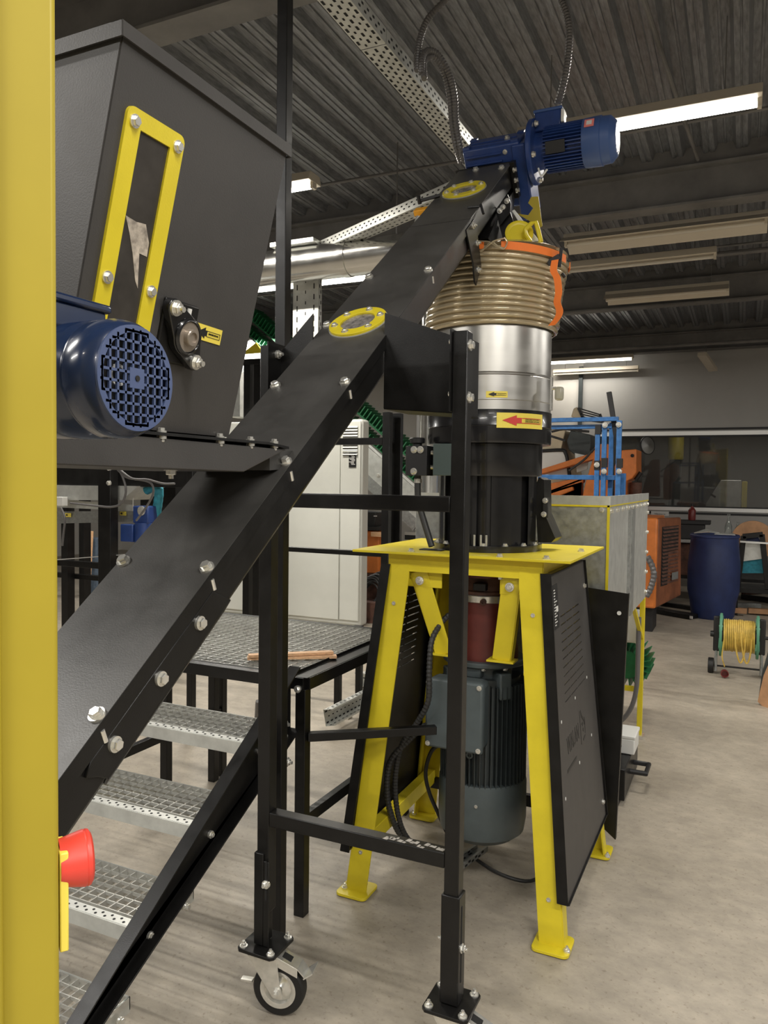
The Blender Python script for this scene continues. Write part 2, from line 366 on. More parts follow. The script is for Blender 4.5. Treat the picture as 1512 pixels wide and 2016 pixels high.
# thin conduits clipped under the deck
m = MB(); m.cyl((-3, 5.2, 3.80), (8, 5.2, 3.80), .012, 8); m.cyl((-9, 8.0, 3.80), (8, 8.0, 3.80), .012, 8); m.cyl((-.55, 2.8, 3.79), (-.35, 5.8, 3.79), .012, 8)
structure(m, 'trim_10', 'beam')
m = MB(); m.cyl((-2.2, 7.35, 3.55), (8, 7.35, 3.55), .022, 8); m.cyl((-3, 11.0, 3.40), (8, 11.0, 3.40), .022, 8); structure(m, 'trim_11', 'beam')
# fluorescent fixtures
def fixture(x, y, z, L, label, on, w=.11, wing=0., group='fluorescent fixtures hanging under the roof'):
    t = thing('fluorescent_fixture', (x, y, z), label, 'light fixture', group)
    b = MB(); b.ext([(-w*.5, .0), (w*.5, 0), (w*.36, .055), (-w*.36, .055)], (x-L/2, y, z), (0, 1, 0), (0, 0, 1), (1, 0, 0), L)
    b.build('fixture_body', 'whitepaint', t, .003)
    if wing:
        b = MB()
        for s in (-1, 1):
            b.slab([(x-L/2, y+s*w*.5, z+.02), (x+L/2, y+s*w*.5, z+.02), (x+L/2, y+s*(w*.5+wing), z-.045), (x-L/2, y+s*(w*.5+wing), z-.045)], .002)
        b.build('reflector', 'whitepaint', t)
    for e in (-1, 1):
        MB().box((x+e*(L/2-.012), y, z-.018), (.02, .045, .04)).build('lamp_holder', 'whitepaint', t)
    MB().cyl((x-L/2+.02, y, z-.022), (x+L/2-.02, y, z-.022), .014, 12).build('tube', 'tube' if on else 'tubeoff', t)
    for e in (-1, 1):
        MB().cyl((x+e*L*.36, y, z+.05), (x+e*L*.36, y, ZC), .003, 6).build('hanging_rod', 'beam', t)
    return t
fixture(-.57, 4.21, 3.42, 1.2, 'brightly lit fluorescent fixture behind the raised blue gearmotor', True, .16)
fixture(-3.25, 4.27, 3.42, 1.5, 'lit fluorescent fixture beside the black hopper, under the roof deck', True, .16)
fixture(-3.90, 6.40, 3.42, 1.9, 'lit fluorescent fixture seen just below the silver duct', True, .14)
fixture(-2.30, 12.1, 3.44, 1.5, 'lit fluorescent fixture furthest away, before the grey wall', True, .12)
fixture(-.62, 6.22, 3.46, 1.45, 'unlit wide fluorescent fixture, nearest of the dark ones on the right', False, .12, .13)
fixture(-.85, 6.85, 3.42, 1.2, 'unlit narrow fluorescent fixture just beyond the wide winged one', False, .11)
fixture(-.76, 8.22, 3.46, 1.16, 'unlit fluorescent fixture halfway to the far wall', False, .12, .09)
fixture(-2.15, 12.35, 3.30, 1.3, 'unlit fluorescent fixture directly under the lit one at the far wall', False, .1)
t = thing('fluorescent_fixture', (-.5, 11.8, 3.3), 'short off-white fixture hanging tilted near the far wall', 'light fixture', 'fluorescent fixtures hanging under the roof')
MB().bar(px(1382, 697, 1, 11.6), px(1404, 728, 1, 12.2), .12, .05).build('fixture_body', 'whitepaint', t); MB().cyl(px(1390, 697, 1, 11.7), (px(1390, 697, 1, 11.7)[0], 11.7, ZC), .004, 6).build('hanging_rod', 'beam', t)

# ================================================================== YELLOW POST WITH EMERGENCY STOP (very near)
pc0 = px(112, 1008, 1, .385); va = Vector((.669, .743, 0)); vd = Vector((-.743, .669, 0))      # along the face / away from the camera
t = thing('control_post', (pc0[0], pc0[1], 0), 'tall yellow painted steel post, very near, at the left edge', 'post')
RP = Matrix((va, vd, Vector((0, 0, 1)))).transposed()
cp = Vector((pc0[0], pc0[1], 1.3))
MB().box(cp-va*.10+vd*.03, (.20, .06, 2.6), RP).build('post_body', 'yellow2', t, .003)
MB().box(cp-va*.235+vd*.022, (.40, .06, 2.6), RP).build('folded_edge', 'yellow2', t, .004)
bx = px(113, 1765, 1, .385); ab = (va+vd*.12).normalized()
b_ = Vector((pc0[0], pc0[1], 0))+vd*.02
zb_ = px(118, 1765, 1, .40)[2]; zc = px(140, 1693, 1, .40)[2]
RB_ = Matrix((ab, Vector((0, 0, 1)).cross(ab), Vector((0, 0, 1)))).transposed()
MB().box(b_+ab*.002+Vector((0, 0, zb_+.003)), (.006, .03, .072), RB_).build('button_plate', 'ylabel', t, .001)
b = MB(); b.lathe([(.0165, 0), (.0172, .004), (.0186, .010), (.0196, .015), (.0200, .0172), (.0195, .0180), (.0200, .0190), (.0196, .0208), (.017, .0225), (.0, .0235)], b_+Vector((0, 0, zc-.004)), ab, 48)
b.build('emergency_stop_button', 'red', t)['label'] = 'red mushroom emergency stop button'
# ================================================================== SCREW CONVEYOR
CU = -.985                                    # centre line
CT = math.radians(37.13); cd_, cn_ = Vector((0, math.cos(CT), math.sin(CT))), Vector((0, -math.sin(CT), math.cos(CT)))
C0 = Vector((0, 1.666, 1.785)); UX = Vector((1, 0, 0))
def C(u, s, n): return C0+UX*u+cd_*s+cn_*n
def lidhit(x, y):
    d = FWD + RGT*((x-756)/F) - UPV*((y-1008)/F); return CAM+d*((C0-CAM).dot(cn_)/d.dot(cn_))
conv = thing('screw_conveyor', (CU, 1.0, 1.0), 'long black inclined screw conveyor with blue gearmotor at its raised end', 'conveyor')
hw = .108; S0, S1 = -1.62, 1.72
# trough: vertical sides, chamfered bottom
prof = [(-hw, 0), (-hw, -.078), (-hw+.03, -.112), (hw-.03, -.112), (hw, -.078), (hw, 0)]
b = MB(); b.ext(prof, C(CU, S0, -.003), UX, cn_, cd_, S1-S0); b.build('trough', 'black', conv, .002)
b = MB(); b.ext([(-hw-.006, -.002), (hw+.006, -.002), (hw+.006, .0015), (-hw-.006, .0015)], C(CU, S0, 0), UX, cn_, cd_, 1.095-S0); b.build('lid', 'blacklid', conv)
b = MB(); b.ext([(-hw-.004, -.002), (hw+.004, -.002), (hw+.004, .0015), (-hw-.004, .0015)], C(CU, 1.101, 0), UX, cn_, cd_, S1-1.101); b.build('top_lid', 'blacklid', conv)
# folded edge strips of the lid
for s in (-1, 1):
    b = MB(); b.ext([(0, 0), (s*.003, 0), (s*.003, -.028), (0, -.028)], C(CU+s*(hw+.004), S0, 0), UX, cn_, cd_, 1.09-S0); b.build('lid_edge', 'black', conv)
for k in (-3, -2, -1, 0, 1, 2):
    for s in (-1, 1):
        o = bolt(conv, C(CU+s*.100, k*.3322-(.0 if k > -3 else 0), .004), cn_, .0102, spin=k*.7+s)
for s in (-1, 1):
    for k in (-3, -2, -1, 0, 1, 2): MB().cyl(C(CU+s*.1145, k*.3322-.016, -.010), C(CU+s*.1145, k*.3322-.022, -.030), .0045, 8).build('lid_clamp', 'zinc', conv)
for sx, ss in ((.085, 1.655), (-.03, 1.69)): bolt(conv, C(CU+sx, ss, .004), cn_, .010)
# reinforced outer plate on the low right side with its bolts
b = MB(); pl = [(-.690, -.030), (-1.055, -.030), (-1.075, -.042), (-1.060, -.062), (-1.050, -.082), (-.66, -.082)]
b.ext(pl, C(CU+hw, 0, 0), cd_, cn_, UX, .006); b.slab([C(CU+hw+.004, -.66, -.081), C(CU+hw+.004, -1.05, -.081), C(CU+hw-.026, -1.045, -.1145), C(CU+hw-.026, -.66, -.1145)], .005); b.build('side_cover_plate', 'black', conv, .0015)
for ss in (-.753, -.88, -1.01): bolt(conv, C(CU+hw+.009, ss, -.048), UX, .0095, spin=ss*9)
# yellow inspection rings with mottled product behind the glass
def insp(s, du=0.):
    c = C(CU+du, s, .004)
    r = MB().ring(c, cn_, .083, .050, .007).build('inspection_ring', 'yellow', conv, .001); r['label'] = 'yellow inspection ring'
    MB().lathe([(.086, 0), (.086, .003)], C(CU+du, s, .001), cn_, 40).build('clear_gasket', 'galvlight', r)
    MB().lathe([(.0, .0), (.051, .0), (.051, .0008)], C(CU+du, s, .0045), cn_, 32).build('sight_glass', 'acryl', r)
    for k in range(6):
        a = k*PI/3+.35; bolt(r, c+UX*math.cos(a)*.066+cd_*math.sin(a)*.066+cn_*.007, cn_, .0075, spin=a)
insp(.333, -.002); insp(1.432, -.006)
# end flange and joint plates near the top
b = MB(); b.ext([(-.125, -.135), (.125, -.135), (.125, .004), (-.125, .004)], C(CU, S1, 0), UX, cn_, cd_, .008); b.build('end_flange', 'black', conv, .001)
for s in (-1, 1):
    b = MB(); b.ext([(1.02, -.008), (1.12, -.008), (1.13, -.06), (1.11, -.17), (1.02, -.205), (1.01, -.19), (1.03, -.13)], C(CU+s*(hw+.004)-(.005 if s < 0 else 0), 0, 0), cd_, cn_, UX, .006)
    g = b.build('joint_plate', 'black', conv, .001)
    for ss, nn in ((1.09, -.02), (1.10, -.085), (1.06, -.165)): bolt(g, C(CU+s*(hw+.012), ss, nn), UX*s, .008, nut=True)
for ss, nn in ((1.69, -.02), (1.69, -.06), (1.69, -.10)): bolt(conv, C(CU+hw+.018, ss, nn), UX, .0085)
MB().box(C(CU+hw+.012, 1.70, -.06), (.02, .03, .14), Matrix((UX, cd_, cn_)).transposed()).build('end_angle', 'black', conv, .001)
# toggle latch of the top lid, orange proximity switch on the left
b = MB(); b.cyl(C(CU+hw+.005, 1.21, .004), C(CU+hw-.03, 1.19, .012), .004, 8); b.cyl(C(CU+hw+.006, 1.23, .004), C(CU+hw+.02, 1.20, -.02), .005, 8); b.build('toggle_latch', 'blackmat', conv)
b = MB(); b.bar(C(CU-hw-.06, 1.36, .01), C(CU-hw+.02, 1.385, .012), .012, .010); b.cyl(C(CU-hw-.055, 1.36, .0), C(CU-hw-.055, 1.36, .03), .008, 8); b.build('switch_bracket', 'blackmat', conv)
MB().box(C(CU-hw-.045, 1.33, -.02), (.05, .035, .022), Matrix((UX, cd_, cn_)).transposed()).build('proximity_switch', MT.setdefault('swo', node_mat('orange_switch', (.85, .38, .02), .4)), conv, .003)
MB().cyl(C(CU-hw-.045, 1.30, -.03), C(CU-hw-.06, 1.26, -.07), .012, 12).build('cable_gland', 'zinc', conv)
# outlet chute below the raised end
b = MB(); b.slab([C(CU+hw+.002, 1.50, -.10), C(CU+hw+.002, 1.72, -.10), (CU+hw+.002, 3.02, 2.44), (CU+hw+.002, 2.74, 2.44)], .004)
b.slab([C(CU-hw-.002, 1.50, -.10), C(CU-hw-.002, 1.72, -.10), (CU-hw-.002, 3.02, 2.44), (CU-hw-.002, 2.74, 2.44)], .004)
b.slab([C(CU-hw, 1.50, -.10), C(CU+hw, 1.50, -.10), (CU+hw, 2.74, 2.44), (CU-hw, 2.74, 2.44)], .004)
b.slab([C(CU-hw, 1.72, -.10), C(CU+hw, 1.72, -.10), (CU+hw, 3.02, 2.44), (CU-hw, 3.02, 2.44)], .004)
b.build('outlet_spout', 'black', conv)
# second, right-hand spout with yellow lids
hx = CU+hw
b = MB(); b.slab([px(x, y, 1, 2.86) for x, y in ((976, 413), (1000, 383), (1006, 402), (1004, 420), (988, 440), (984, 446))], .006); b.slab([px(x, y, 1, 2.88) for x, y in ((984, 446), (1005, 418), (1012, 440), (1010, 470), (1000, 482), (992, 476))], .01); sf = b.build('spout_flange', 'black', conv)
for x_, y_ in ((984, 415), (990, 408), (998, 396)): bolt(sf, px(x_, y_, 1, 2.855), (0, -1, 0), .008, nut=True)
b = MB(); b.slab([px(x, y, 1, 2.87) for x, y in ((1008, 416), (1013, 413), (1072, 486), (1080, 500), (1056, 494))], .01); b.build('spout_wall', MT['white'], conv, .002)
b = MB()
c = px(1022, 460, 1, 2.82); ax = Vector((.35, -.9, .25)).normalized()
b.lathe([(.052, -.004), (.052, .004), (.044, .006), (.036, .003), (.036, .0025), (0, .0025)], c, ax, 36)
l = b.build('spout_lid', 'yellow', conv); 
q = [px(x, y, 1, 2.80) for x, y in ((1034, 452), (1046, 440), (1055, 438), (1060, 455), (1065, 475), (1058, 486), (1046, 478), (1036, 464))]
MB().tube(q+[q[0], q[1]], .0085, 8).build('lid_handle', 'yellow', l)
q = [px(x, y, 1, 2.93) for x, y in ((1046, 388), (1060, 387), (1068, 445), (1062, 449), (1044, 436), (1030, 428), (1014, 418), (1020, 421), (1040, 424), (1050, 410), (1040, 400))]
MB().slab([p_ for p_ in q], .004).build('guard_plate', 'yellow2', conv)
# gearbox
RB = Matrix((UX, cd_, cn_)).transposed()
gb = MB(); gb.box(C(-.958, 1.815, -.055), (.235, .150, .250), RB); g = gb.build('gearbox', 'blue', conv, .008)
b = MB(); b.box(C(-.845, 1.800, -.09), (.055, .135, .30), RB); b.build('gearbox_flange', 'blue', g, .006)
b = MB()
for k in range(4): b.box(C(-.99, 1.735, -.02-.03*k+.06), (.15, .010, .006), RB)
for a, c_ in ((-1.06, 1.76), (-.86, 1.76), (-1.06, 1.875), (-.86, 1.875)): b.box(C(a, c_, .072), (.028, .028, .010), RB)
b.box(C(-.96, 1.815, .072), (.19, .012, .006), RB); b.box(C(-.96, 1.77, .072), (.19, .006, .006), RB)
b.build('gearbox_rib', 'blue', g, .001)
for a, nn in ((-1.02, -.03), (-.945, -.02), (-.90, .04)): bolt(g, C(a, 1.738, nn), -cd_, .007)
bolt(g, C(-.90, 1.80, .075), cn_, .009)
# motor
mc = C(0, 1.815, .0); my, mz = mc[1], mc[2]
mo = MB(); mo.lathe([(.055, -.815), (.118, -.813), (.124, -.808), (.124, -.795), (.118, -.790), (.070, -.789), (.070, -.765), (.072, -.76), (.072, -.60)], (0, my, mz), UX, 48)
mtr = mo.build('drive_motor', 'blue', conv)
b = MB()
for k in range(40):
    a = 2*PI*k/40
    if abs(a-PI/2) < .45: continue
    dv = Vector((0, math.cos(a), math.sin(a))); p = Vector((-.676, my, mz))+dv*.079
    b.box(p, (.150, .020, .0035), Matrix((UX, dv, UX.cross(dv))).transposed())
b.build('cooling_fin', 'blue', mtr)
b = MB(); b.lathe([(.088, -.602), (.090, -.598), (.092, -.535), (.088, -.532), (.086, -.500), (.066, -.480), (.06, -.478), (.06, -.486), (0, -.486)], (0, my, mz), UX, 48); fc = b.build('fan_cover', MT.setdefault('cowl', node_mat('blue_cowl_plastic', (.05, .10, .27), .42, var=.08)), mtr)
b = MB()
for k in range(-6, 7):
    h = math.sqrt(max(0, .058**2-(k*.009)**2)); b.box((-.4785, my, mz+k*.009), (.003, 2*h, .0035))
    b.box((-.4785, my+k*.009, mz), (.003, .0025, 2*h))
b.build('fan_grille', MT['cowl'], fc)
MB().box((-.742, my, mz+.100), (.105, .085, .075)).build('terminal_box', 'blue', mtr, .006)
MB().box((-.742, my, mz+.140), (.115, .095, .012)).build('terminal_box_lid', MT['cowl'], mtr, .004)
MB().box((-.682, my-.03, mz+.105), (.012, .045, .05)).build('cable_entry', 'white', mtr, .003)
nv = Vector((0, -.95, -.31)); cen = Vector((-.70, my, mz))+nv*.091
MB().box(cen, (.075, .004, .045), Matrix((UX, nv, UX.cross(nv))).transposed()).build('rating_plate', 'blackmat', mtr)['label'] = 'black rating plate'
nv = Vector((0, -.90, .436)); cen = Vector((-.572, my, mz))+nv*.093
s_ = MB(); s_.box(cen, (.036, .003, .036), Matrix((UX, nv, UX.cross(nv))).transposed()); s_ = s_.build('warning_sticker', MT.setdefault('pink', node_mat('red_white_sticker', (.85, .25, .22), .5)), mtr)
MB().box(cen+nv*.0012, (.020, .003, .020), Matrix((UX, nv, UX.cross(nv))).transposed()).build('sticker_centre', 'paper', s_)
for a, nn in ((2.2, .1), (3.6, .1), (5.0, .1), (1.0, .1)):
    bolt(mtr, Vector((-.782, my+math.cos(a)*.105, mz+math.sin(a)*.105)), UX, .009)
MB().tube(smooth_path([(-.77, my-.06, mz-.09), (-.755, my-.07, mz-.125), (-.735, my-.06, mz-.10)], 5), .004, 6).build('earth_wire', 'white', mtr)

# ================================================================== FEED HOPPER
K = .245; HB, HT = 1.628, 2.129; UB = -.880; vf, vb = .790, 1.188
def hu(z): return UB+(z-HB)*K
hop = thing('feed_hopper', (CU, 1.0, HB), 'large charcoal sheet-metal hopper with a tall yellow-framed window, above the black conveyor', 'hopper')
ul = 2*CU-UB; ulT = 2*CU-hu(HT)
b = MB(); t_ = .004
b.slab([(UB, vf, HB), (UB, vb, HB), (hu(HT), vb, HT), (hu(HT), vf, HT)], t_)
b.slab([(ul, vf, HB), (ul, vb, HB), (ulT, vb, HT), (ulT, vf, HT)], t_)
b.slab([(UB, vf, HB), (ul, vf, HB), (ulT, vf, HT), (hu(HT), vf, HT)], t_)
b.slab([(UB, vb, HB), (ul, vb, HB), (ulT, vb, HT), (hu(HT), vb, HT)], t_)
b.build('hopper_shell', 'hopper', hop)
b = MB(); e = .007; zt = HT-.004
for (p, q) in (((ulT-e, vf-e), (hu(HT)+e, vf-e)), ((hu(HT)+e, vf-e), (hu(HT)+e, vb+e)), ((hu(HT)+e, vb+e), (ulT-e, vb+e)), ((ulT-e, vb+e), (ulT-e, vf-e))):
    b.slab([(p[0], p[1], zt), (q[0], q[1], zt), (q[0], q[1], zt+.020), (p[0], p[1], zt+.020)], .003)
b.slab([(ulT-e, vf-e, zt+.020), (hu(HT)+e, vf-e, zt+.020), (hu(HT)-.004, vf+.01, zt+.020), (ulT+.004, vf+.01, zt+.020)], .003)
b.slab([(hu(HT)+e, vf-e, zt+.020), (hu(HT)+e, vb+e, zt+.020), (hu(HT)-.012, vb+e, zt+.020), (hu(HT)-.012, vf-e, zt+.020)], .003)
b.slab([(ulT-e, vb+e, zt+.020), (hu(HT)+e, vb+e, zt+.020), (hu(HT)-.012, vb-.012, zt+.020), (ulT+.012, vb-.012, zt+.020)], .003)
b.build('hopper_rim', 'hopper', hop)
hn = Vector((1, 0, -K)).normalized(); hg = Vector((K, 0, 1)).normalized(); hp0 = Vector((UB, 0, HB))
def H(v, h, k=0.): return hp0+Vector((0, v, 0))+hg*h+hn*(k+.002)
def hh(x, y):
    d = FWD + RGT*((x-756)/F) - UPV*((y-1008)/F); p = CAM+d*((hp0-CAM).dot(hn)/d.dot(hn)); return p[1], (p-hp0).dot(hg)
# window frame: measured on the hopper side
a0, h0 = hh(243, 202); a1, h1 = hh(358, 268); a3, h3 = hh(182, 600); a2, h2 = hh(289, 655)
va, vb_, hb_, ht_ = (a0+a3)/2, (a1+a2)/2, min(h3, h2)-.05, (h0+h1)/2
b0, g0 = hh(268, 255); b1, g1 = hh(324, 287)
ia = va+(vb_-va)*.24; ib = vb_-(vb_-va)*.24; ihb = hb_+.04; iht = (g0+g1)/2
fr = MB(); N = 5; r_ = .012
def rr(v0, h0_, v1, h1_, r):
    out = []
    for (cx, cy, s) in ((v1-r, h1_-r, 0), (v0+r, h1_-r, 1), (v0+r, h0_+r, 2), (v1-r, h0_+r, 3)):
        for k in range(N+1):
            a = (s+k/N)*PI/2; out.append((cx+math.cos(a)*r, cy+math.sin(a)*r))
    return out
def frame(m, o_, i_, P, t):
    """plate with a hole: outer/inner loops of equal length"""
    k = len(o_); vs = [P(*q, t) for q in o_]+[P(*q, t) for q in i_]+[P(*q, 0) for q in o_]+[P(*q, 0) for q in i_]
    fs = []
    for i in range(k):
        j = (i+1) % k; fs += [(i, j, k+j, k+i), (2*k+i, 3*k+i, 3*k+j, 2*k+j), (i, 2*k+i, 2*k+j, j), (k+i, k+j, 3*k+j, 3*k+i)]
    m.add(vs, fs)
frame(fr, rr(va, hb_, vb_, ht_, r_), rr(ia, ihb, ib, iht, .0005), lambda v, h, t: H(v, h, t), .005)
frame_o = fr.build('window_frame', 'yellow', hop); frame_o['label'] = 'yellow bolted window frame'
MB().slab([H(ia-.004, ihb-.01, .001), H(ib+.004, ihb-.01, .001), H(ib+.004, iht+.004, .001), H(ia-.004, iht+.004, .001)], .001).build('viewing_pane', 'acryl2', frame_o)
fl = MB(); fl.slab([H(*hh(x, y), .0020) for x, y in ((243, 423), (264, 436), (283, 441), (289, 478), (285, 505), (270, 498), (268, 540), (267, 567), (262, 552), (257, 500), (250, 455))], .0006)
fl.build('clear_flake', MT.setdefault('flake', node_mat('pale_plastic_flake', (.42, .37, .31), .45, var=.5, scale=70)), frame_o)
hs = (ht_-hb_-.028)/2
for vv in (va+.014, vb_-.014):
    for k in range(3): bolt(frame_o, H(vv, ht_-.014-.004-k*(.213), .006), hn, .0068, spin=k)
# flange bearing on a welded pad
bv, bh = hh(375, 678); bv -= .034; bh += .010; BS = .80; pc = lambda v, h, k=0.: H(bv+v*BS, bh+h*BS, k*BS)
MB().slab([pc(-.062, -.060), pc(.040, -.060), pc(.040, .065), pc(-.062, .065)], .010).build('bearing_pad', 'black', hop, .003)
be = MB(); q = []
for (cv, ch, r, a0_, a1_) in ((-.034, .042, .016, .35, .95), (-.05, -.0, .0, 0, 0)): pass
pts2 = []
for k in range(13): a = math.radians(40+k*190/12); pts2.append((-.0+math.cos(a)*.040, math.sin(a)*.040))
A_ = (-.052, .048); B_ = (.036, -.046)
poly = []
dA = Vector((A_[0]-B_[0], A_[1]-B_[1])).normalized(); nA = Vector((-dA[1], dA[0]))
for k in range(9):
    a = -PI/2+PI*k/8; w_ = nA*math.sin(a)*.018+dA*math.cos(a)*.018; poly.append(((A_[0]+w_[0])*.8, (A_[1]+w_[1])*.8))
for k in range(7):
    a = math.radians(60+60*k/6); w_ = nA*math.sin(a)*.040+dA*math.cos(a)*.040; poly.append((w_[0]*.8, w_[1]*.8))
for k in range(9):
    a = PI/2+PI*k/8; w_ = nA*math.sin(a)*.018+dA*math.cos(a)*.018; poly.append(((B_[0]+w_[0])*.8, (B_[1]+w_[1])*.8))
for k in range(7):
    a = math.radians(240+60*k/6); w_ = nA*math.sin(a)*.040+dA*math.cos(a)*.040; poly.append((w_[0]*.8, w_[1]*.8))
be.ext(poly, pc(0, 0, .006), (0, 1, 0), hg, hn, .014)
be.lathe([(.032, .008), (.0304, .021), (.0272, .024), (.0242, .024), (.0242, .010), (0, .010)], pc(0, 0, 0), hn, 32)
bo = be.build('flange_bearing', 'blackgloss', hop, .002)
MB().lathe([(.0238, .018), (.0238, .0215), (.0136, .0215), (.0136, .029), (.0125, .0305), (.009, .0305), (.009, .027), (0, .027)], pc(0, 0, 0), hn, 32).build('bearing_insert', MT.setdefault('insert', node_mat('bearing_steel', (.36, .31, .26), .3, metal=.5)), bo)
bolt(bo, pc(A_[0], A_[1], .026), hn, .0092, nut=True); bolt(bo, pc(B_[0], B_[1], .026), hn, .0092, nut=True)
MB().cyl(pc(.003, .040, .012), pc(.003, .056, .012), .004, 12).build('grease_nipple', 'white', bo)
sv, sh = hh(418, 672)
sticker(hop, H(sv-.018, sh+.010, .001), (0, 1, -.02), hg, .070, .026, words=['DREHRICHTUNG'], name='direction_label')
# base flange and channel
ch = MB(); ch.span((2*CU+.862, .55, 1.619), (-.862, 1.30, 1.624)); ch.add([(-.862, 1.30, 1.619), (-.862, 1.30, 1.624), (2*CU+.862, 1.30, 1.619), (2*CU+.862, 1.30, 1.624), (-.862, 1.375, 1.613), (-.862, 1.375, 1.618), (2*CU+.862, 1.375, 1.613), (2*CU+.862, 1.375, 1.618)], [(0, 1, 3, 2), (4, 6, 7, 5), (0, 4, 5, 1), (2, 3, 7, 6), (0, 2, 6, 4), (1, 5, 7, 3)])
ch.build('base_flange', 'black', hop)
ch = MB(); ch.ext([(.55, 1.619), (1.375, 1.612), (1.225, 1.563), (1.21, 1.563), (.55, 1.568)], (2*CU+.868, 0, 0), (0, 1, 0), (0, 0, 1), (1, 0, 0), -2*(.868+CU)); 
ch.v = ch.v; cho = ch.build('base_channel', 'hopper', hop, .002)
MB().ext([(1.345, 1.612), (1.435, 1.612), (1.380, 1.570), (1.345, 1.568)], (CU-.095, 0, 0), (0, 1, 0), (0, 0, 1), (1, 0, 0), .19).build('inlet_neck', 'blacklid', hop)
for x, y in ((318, 850), (433, 865), (493, 872), (540, 878)):
    p = px(x, y, 0, -.872); bolt(hop, (p[0], p[1], 1.626), (0, 0, 1), .0062); bolt(hop, (p[0], p[1], 1.615), (0, 0, -1), .0062, nut=True)
p = px(337, 928, 0, -.94); bolt(hop, (p[0], p[1], 1.565), (0, 0, -1), .010, nut=True)
# agitator motor (near, blue)
mz2, mv2 = 1.658, .652
am = MB(); am.lathe([(.056, -.985), (.060, -.98), (.060, -.735), (.0635, -.733), (.0655, -.725), (.0655, -.655), (.0635, -.652), (.0635, -.648), (.0655, -.645), (.0655, -.625), (.062, -.612), (.057, -.607), (.0555, -.607), (.0555, -.622), (0, -.622)], (0, mv2, mz2), UX, 64)
amo = am.build('agitator_motor', 'blue2', hop); amo['label'] = 'glossy dark blue motor with square-hole grille'
# grille: disc with square holes
g = MB(); st = .0112; bw = .0029; R_ = .0535
for k in range(-6, 7):
    o_ = (k-.5)*st; h = math.sqrt(max(0, R_**2-o_**2))
    if h > .004:
        g.box((-.6055, mv2+o_, mz2), (.003, bw, 2*h)); g.box((-.6055, mv2, mz2+o_), (.003, 2*h, bw))
g.ring((-.607, mv2, mz2), UX, .0575, .0495, .003, 48); g.box((-.6053, mv2, mz2), (.003, .022, .022))
gr = g.build('fan_grille', 'blueL', amo); MB().lathe([(.0032, 0), (.0032, .001)], (-.6037, mv2, mz2), UX, 16).build('grille_screw', 'dark', amo)
MB().lathe([(.0555, 0), (.0555, .001), (0, .001)], (-.6225, mv2, mz2), UX, 40).build('fan_recess', 'dark', amo)
MB().ring((-.615, mv2-.018, mz2+.002), UX, .012, .009, .002, 24).build('fan_hub', 'white', amo)
MB().box((-.80, mv2, mz2+.072), (.22, .085, .030)).build('terminal_box', 'blue2', amo, .004)
MB().box((-.80, mv2, mz2+.090), (.228, .095, .010)).build('terminal_box_lid', 'blue2', amo, .003)
MB().box((-1.03, .70, mz2), (.13, .14, .14)).build('gear_housing', 'blue2', amo, .01)

# ================================================================== CONVEYOR STAND
st = thing('conveyor_stand', (-.93, 1.83, 0), 'black square-tube stand on two castors carrying the inclined conveyor', 'stand')
VS = 1.845; PR, PL_ = -.648, -1.222
for pu in (PR, PL_):
    MB().span((pu-.02, VS-.02, .45 if pu == PR else .30), (pu+.02, VS+.02, 1.925)).build('post', 'black', st, .003)
    zt_ = .49 if pu == PR else .475
    sl = MB()
    sl.span((pu-.025, VS-.025, .205), (pu+.025, VS+.025, zt_) ) if pu == PR else (sl.span((pu-.025, VS-.027, .205), (pu+.006, VS+.025, zt_)), sl.span((pu+.006, VS-.027, .205), (pu+.025, VS-.022, zt_-.02)))
    so = sl.build('telescopic_sleeve', 'black', st, .003)
    MB().box((pu+.0255, VS-.004, zt_-.13), (.0012, .006, .20)).build('slot', 'dark', so) if pu == PR else MB().box((pu+.017, VS-.0275, zt_-.075), (.005, .001, .115)).build('slot', 'dark', so)
    bolt(so, (pu+.026, VS-.004, zt_-.14), (1, 0, 0), .009, nut=True) if pu == PR else bolt(so, (pu+.017, VS-.029, zt_-.085), (0, -1, 0), .009, nut=True)
    if pu == PR: bolt(so, (pu-.026, VS, zt_-.13), (-1, 0, 0), .008, nut=True)
MB().span((PL_+.02, VS-.02, 1.472), (PR-.02, VS+.02, 1.512)).build('upper_crossbar', 'black', st, .003)
MB().span((PL_+.02, VS-.02, .555), (PR-.02, VS+.02, .596)).build('lower_crossbar', 'black', st, .003)
# brackets from the trough to the posts
zR = CU+hw+.002
b = MB(); b.slab([(zR, VS+.022, 1.995), (PR-.018, VS+.022, 1.915), (PR-.018, VS+.022, 1.725), (zR, VS+.022, 1.742)], .004)
b.slab([(zR, VS+.022, 1.742), (PR-.018, VS+.022, 1.725), (PR-.018, VS+.19, 1.725), (zR, VS+.19, 1.742)], .004)
b.slab([(PR-.022, VS-.03, 1.725), (PR-.022, VS-.03, 1.93), (PR-.022, VS+.19, 1.93), (PR-.022, VS+.19, 1.725)], .004); b.build('side_bracket', 'black', st)
zL = CU-hw-.002
b = MB(); b.slab([(zL, VS+.022, 2.01), (PL_+.018, VS+.022, 1.905), (PL_+.018, VS+.022, 1.725), (zL, VS+.022, 1.742)], .004)
b.slab([(PL_+.022, VS-.045, 1.76), (PL_+.022, VS-.045, 1.93), (PL_+.022, VS+.15, 1.93), (PL_+.022, VS+.15, 1.725)], .004)
b.build('side_bracket', 'black', st)
b = MB(); b.slab([(PL_+.024, VS-.05, 1.79), (PL_+.024, VS-.05, 1.935), (PL_+.06, VS-.045, 1.925), (PL_+.024, VS-.048, 1.79)], .002)
for z_ in (1.89, 1.76): bolt(st, (PR+.021, VS-.005, z_), (1, 0, 0), .0105); bolt(st, (PR-.026, VS-.012, z_+.01), (-1, 0, 0), .006)
bolt(st, (PL_+.028, VS-.0, 1.90), (1, 0, 0), .009, nut=True)
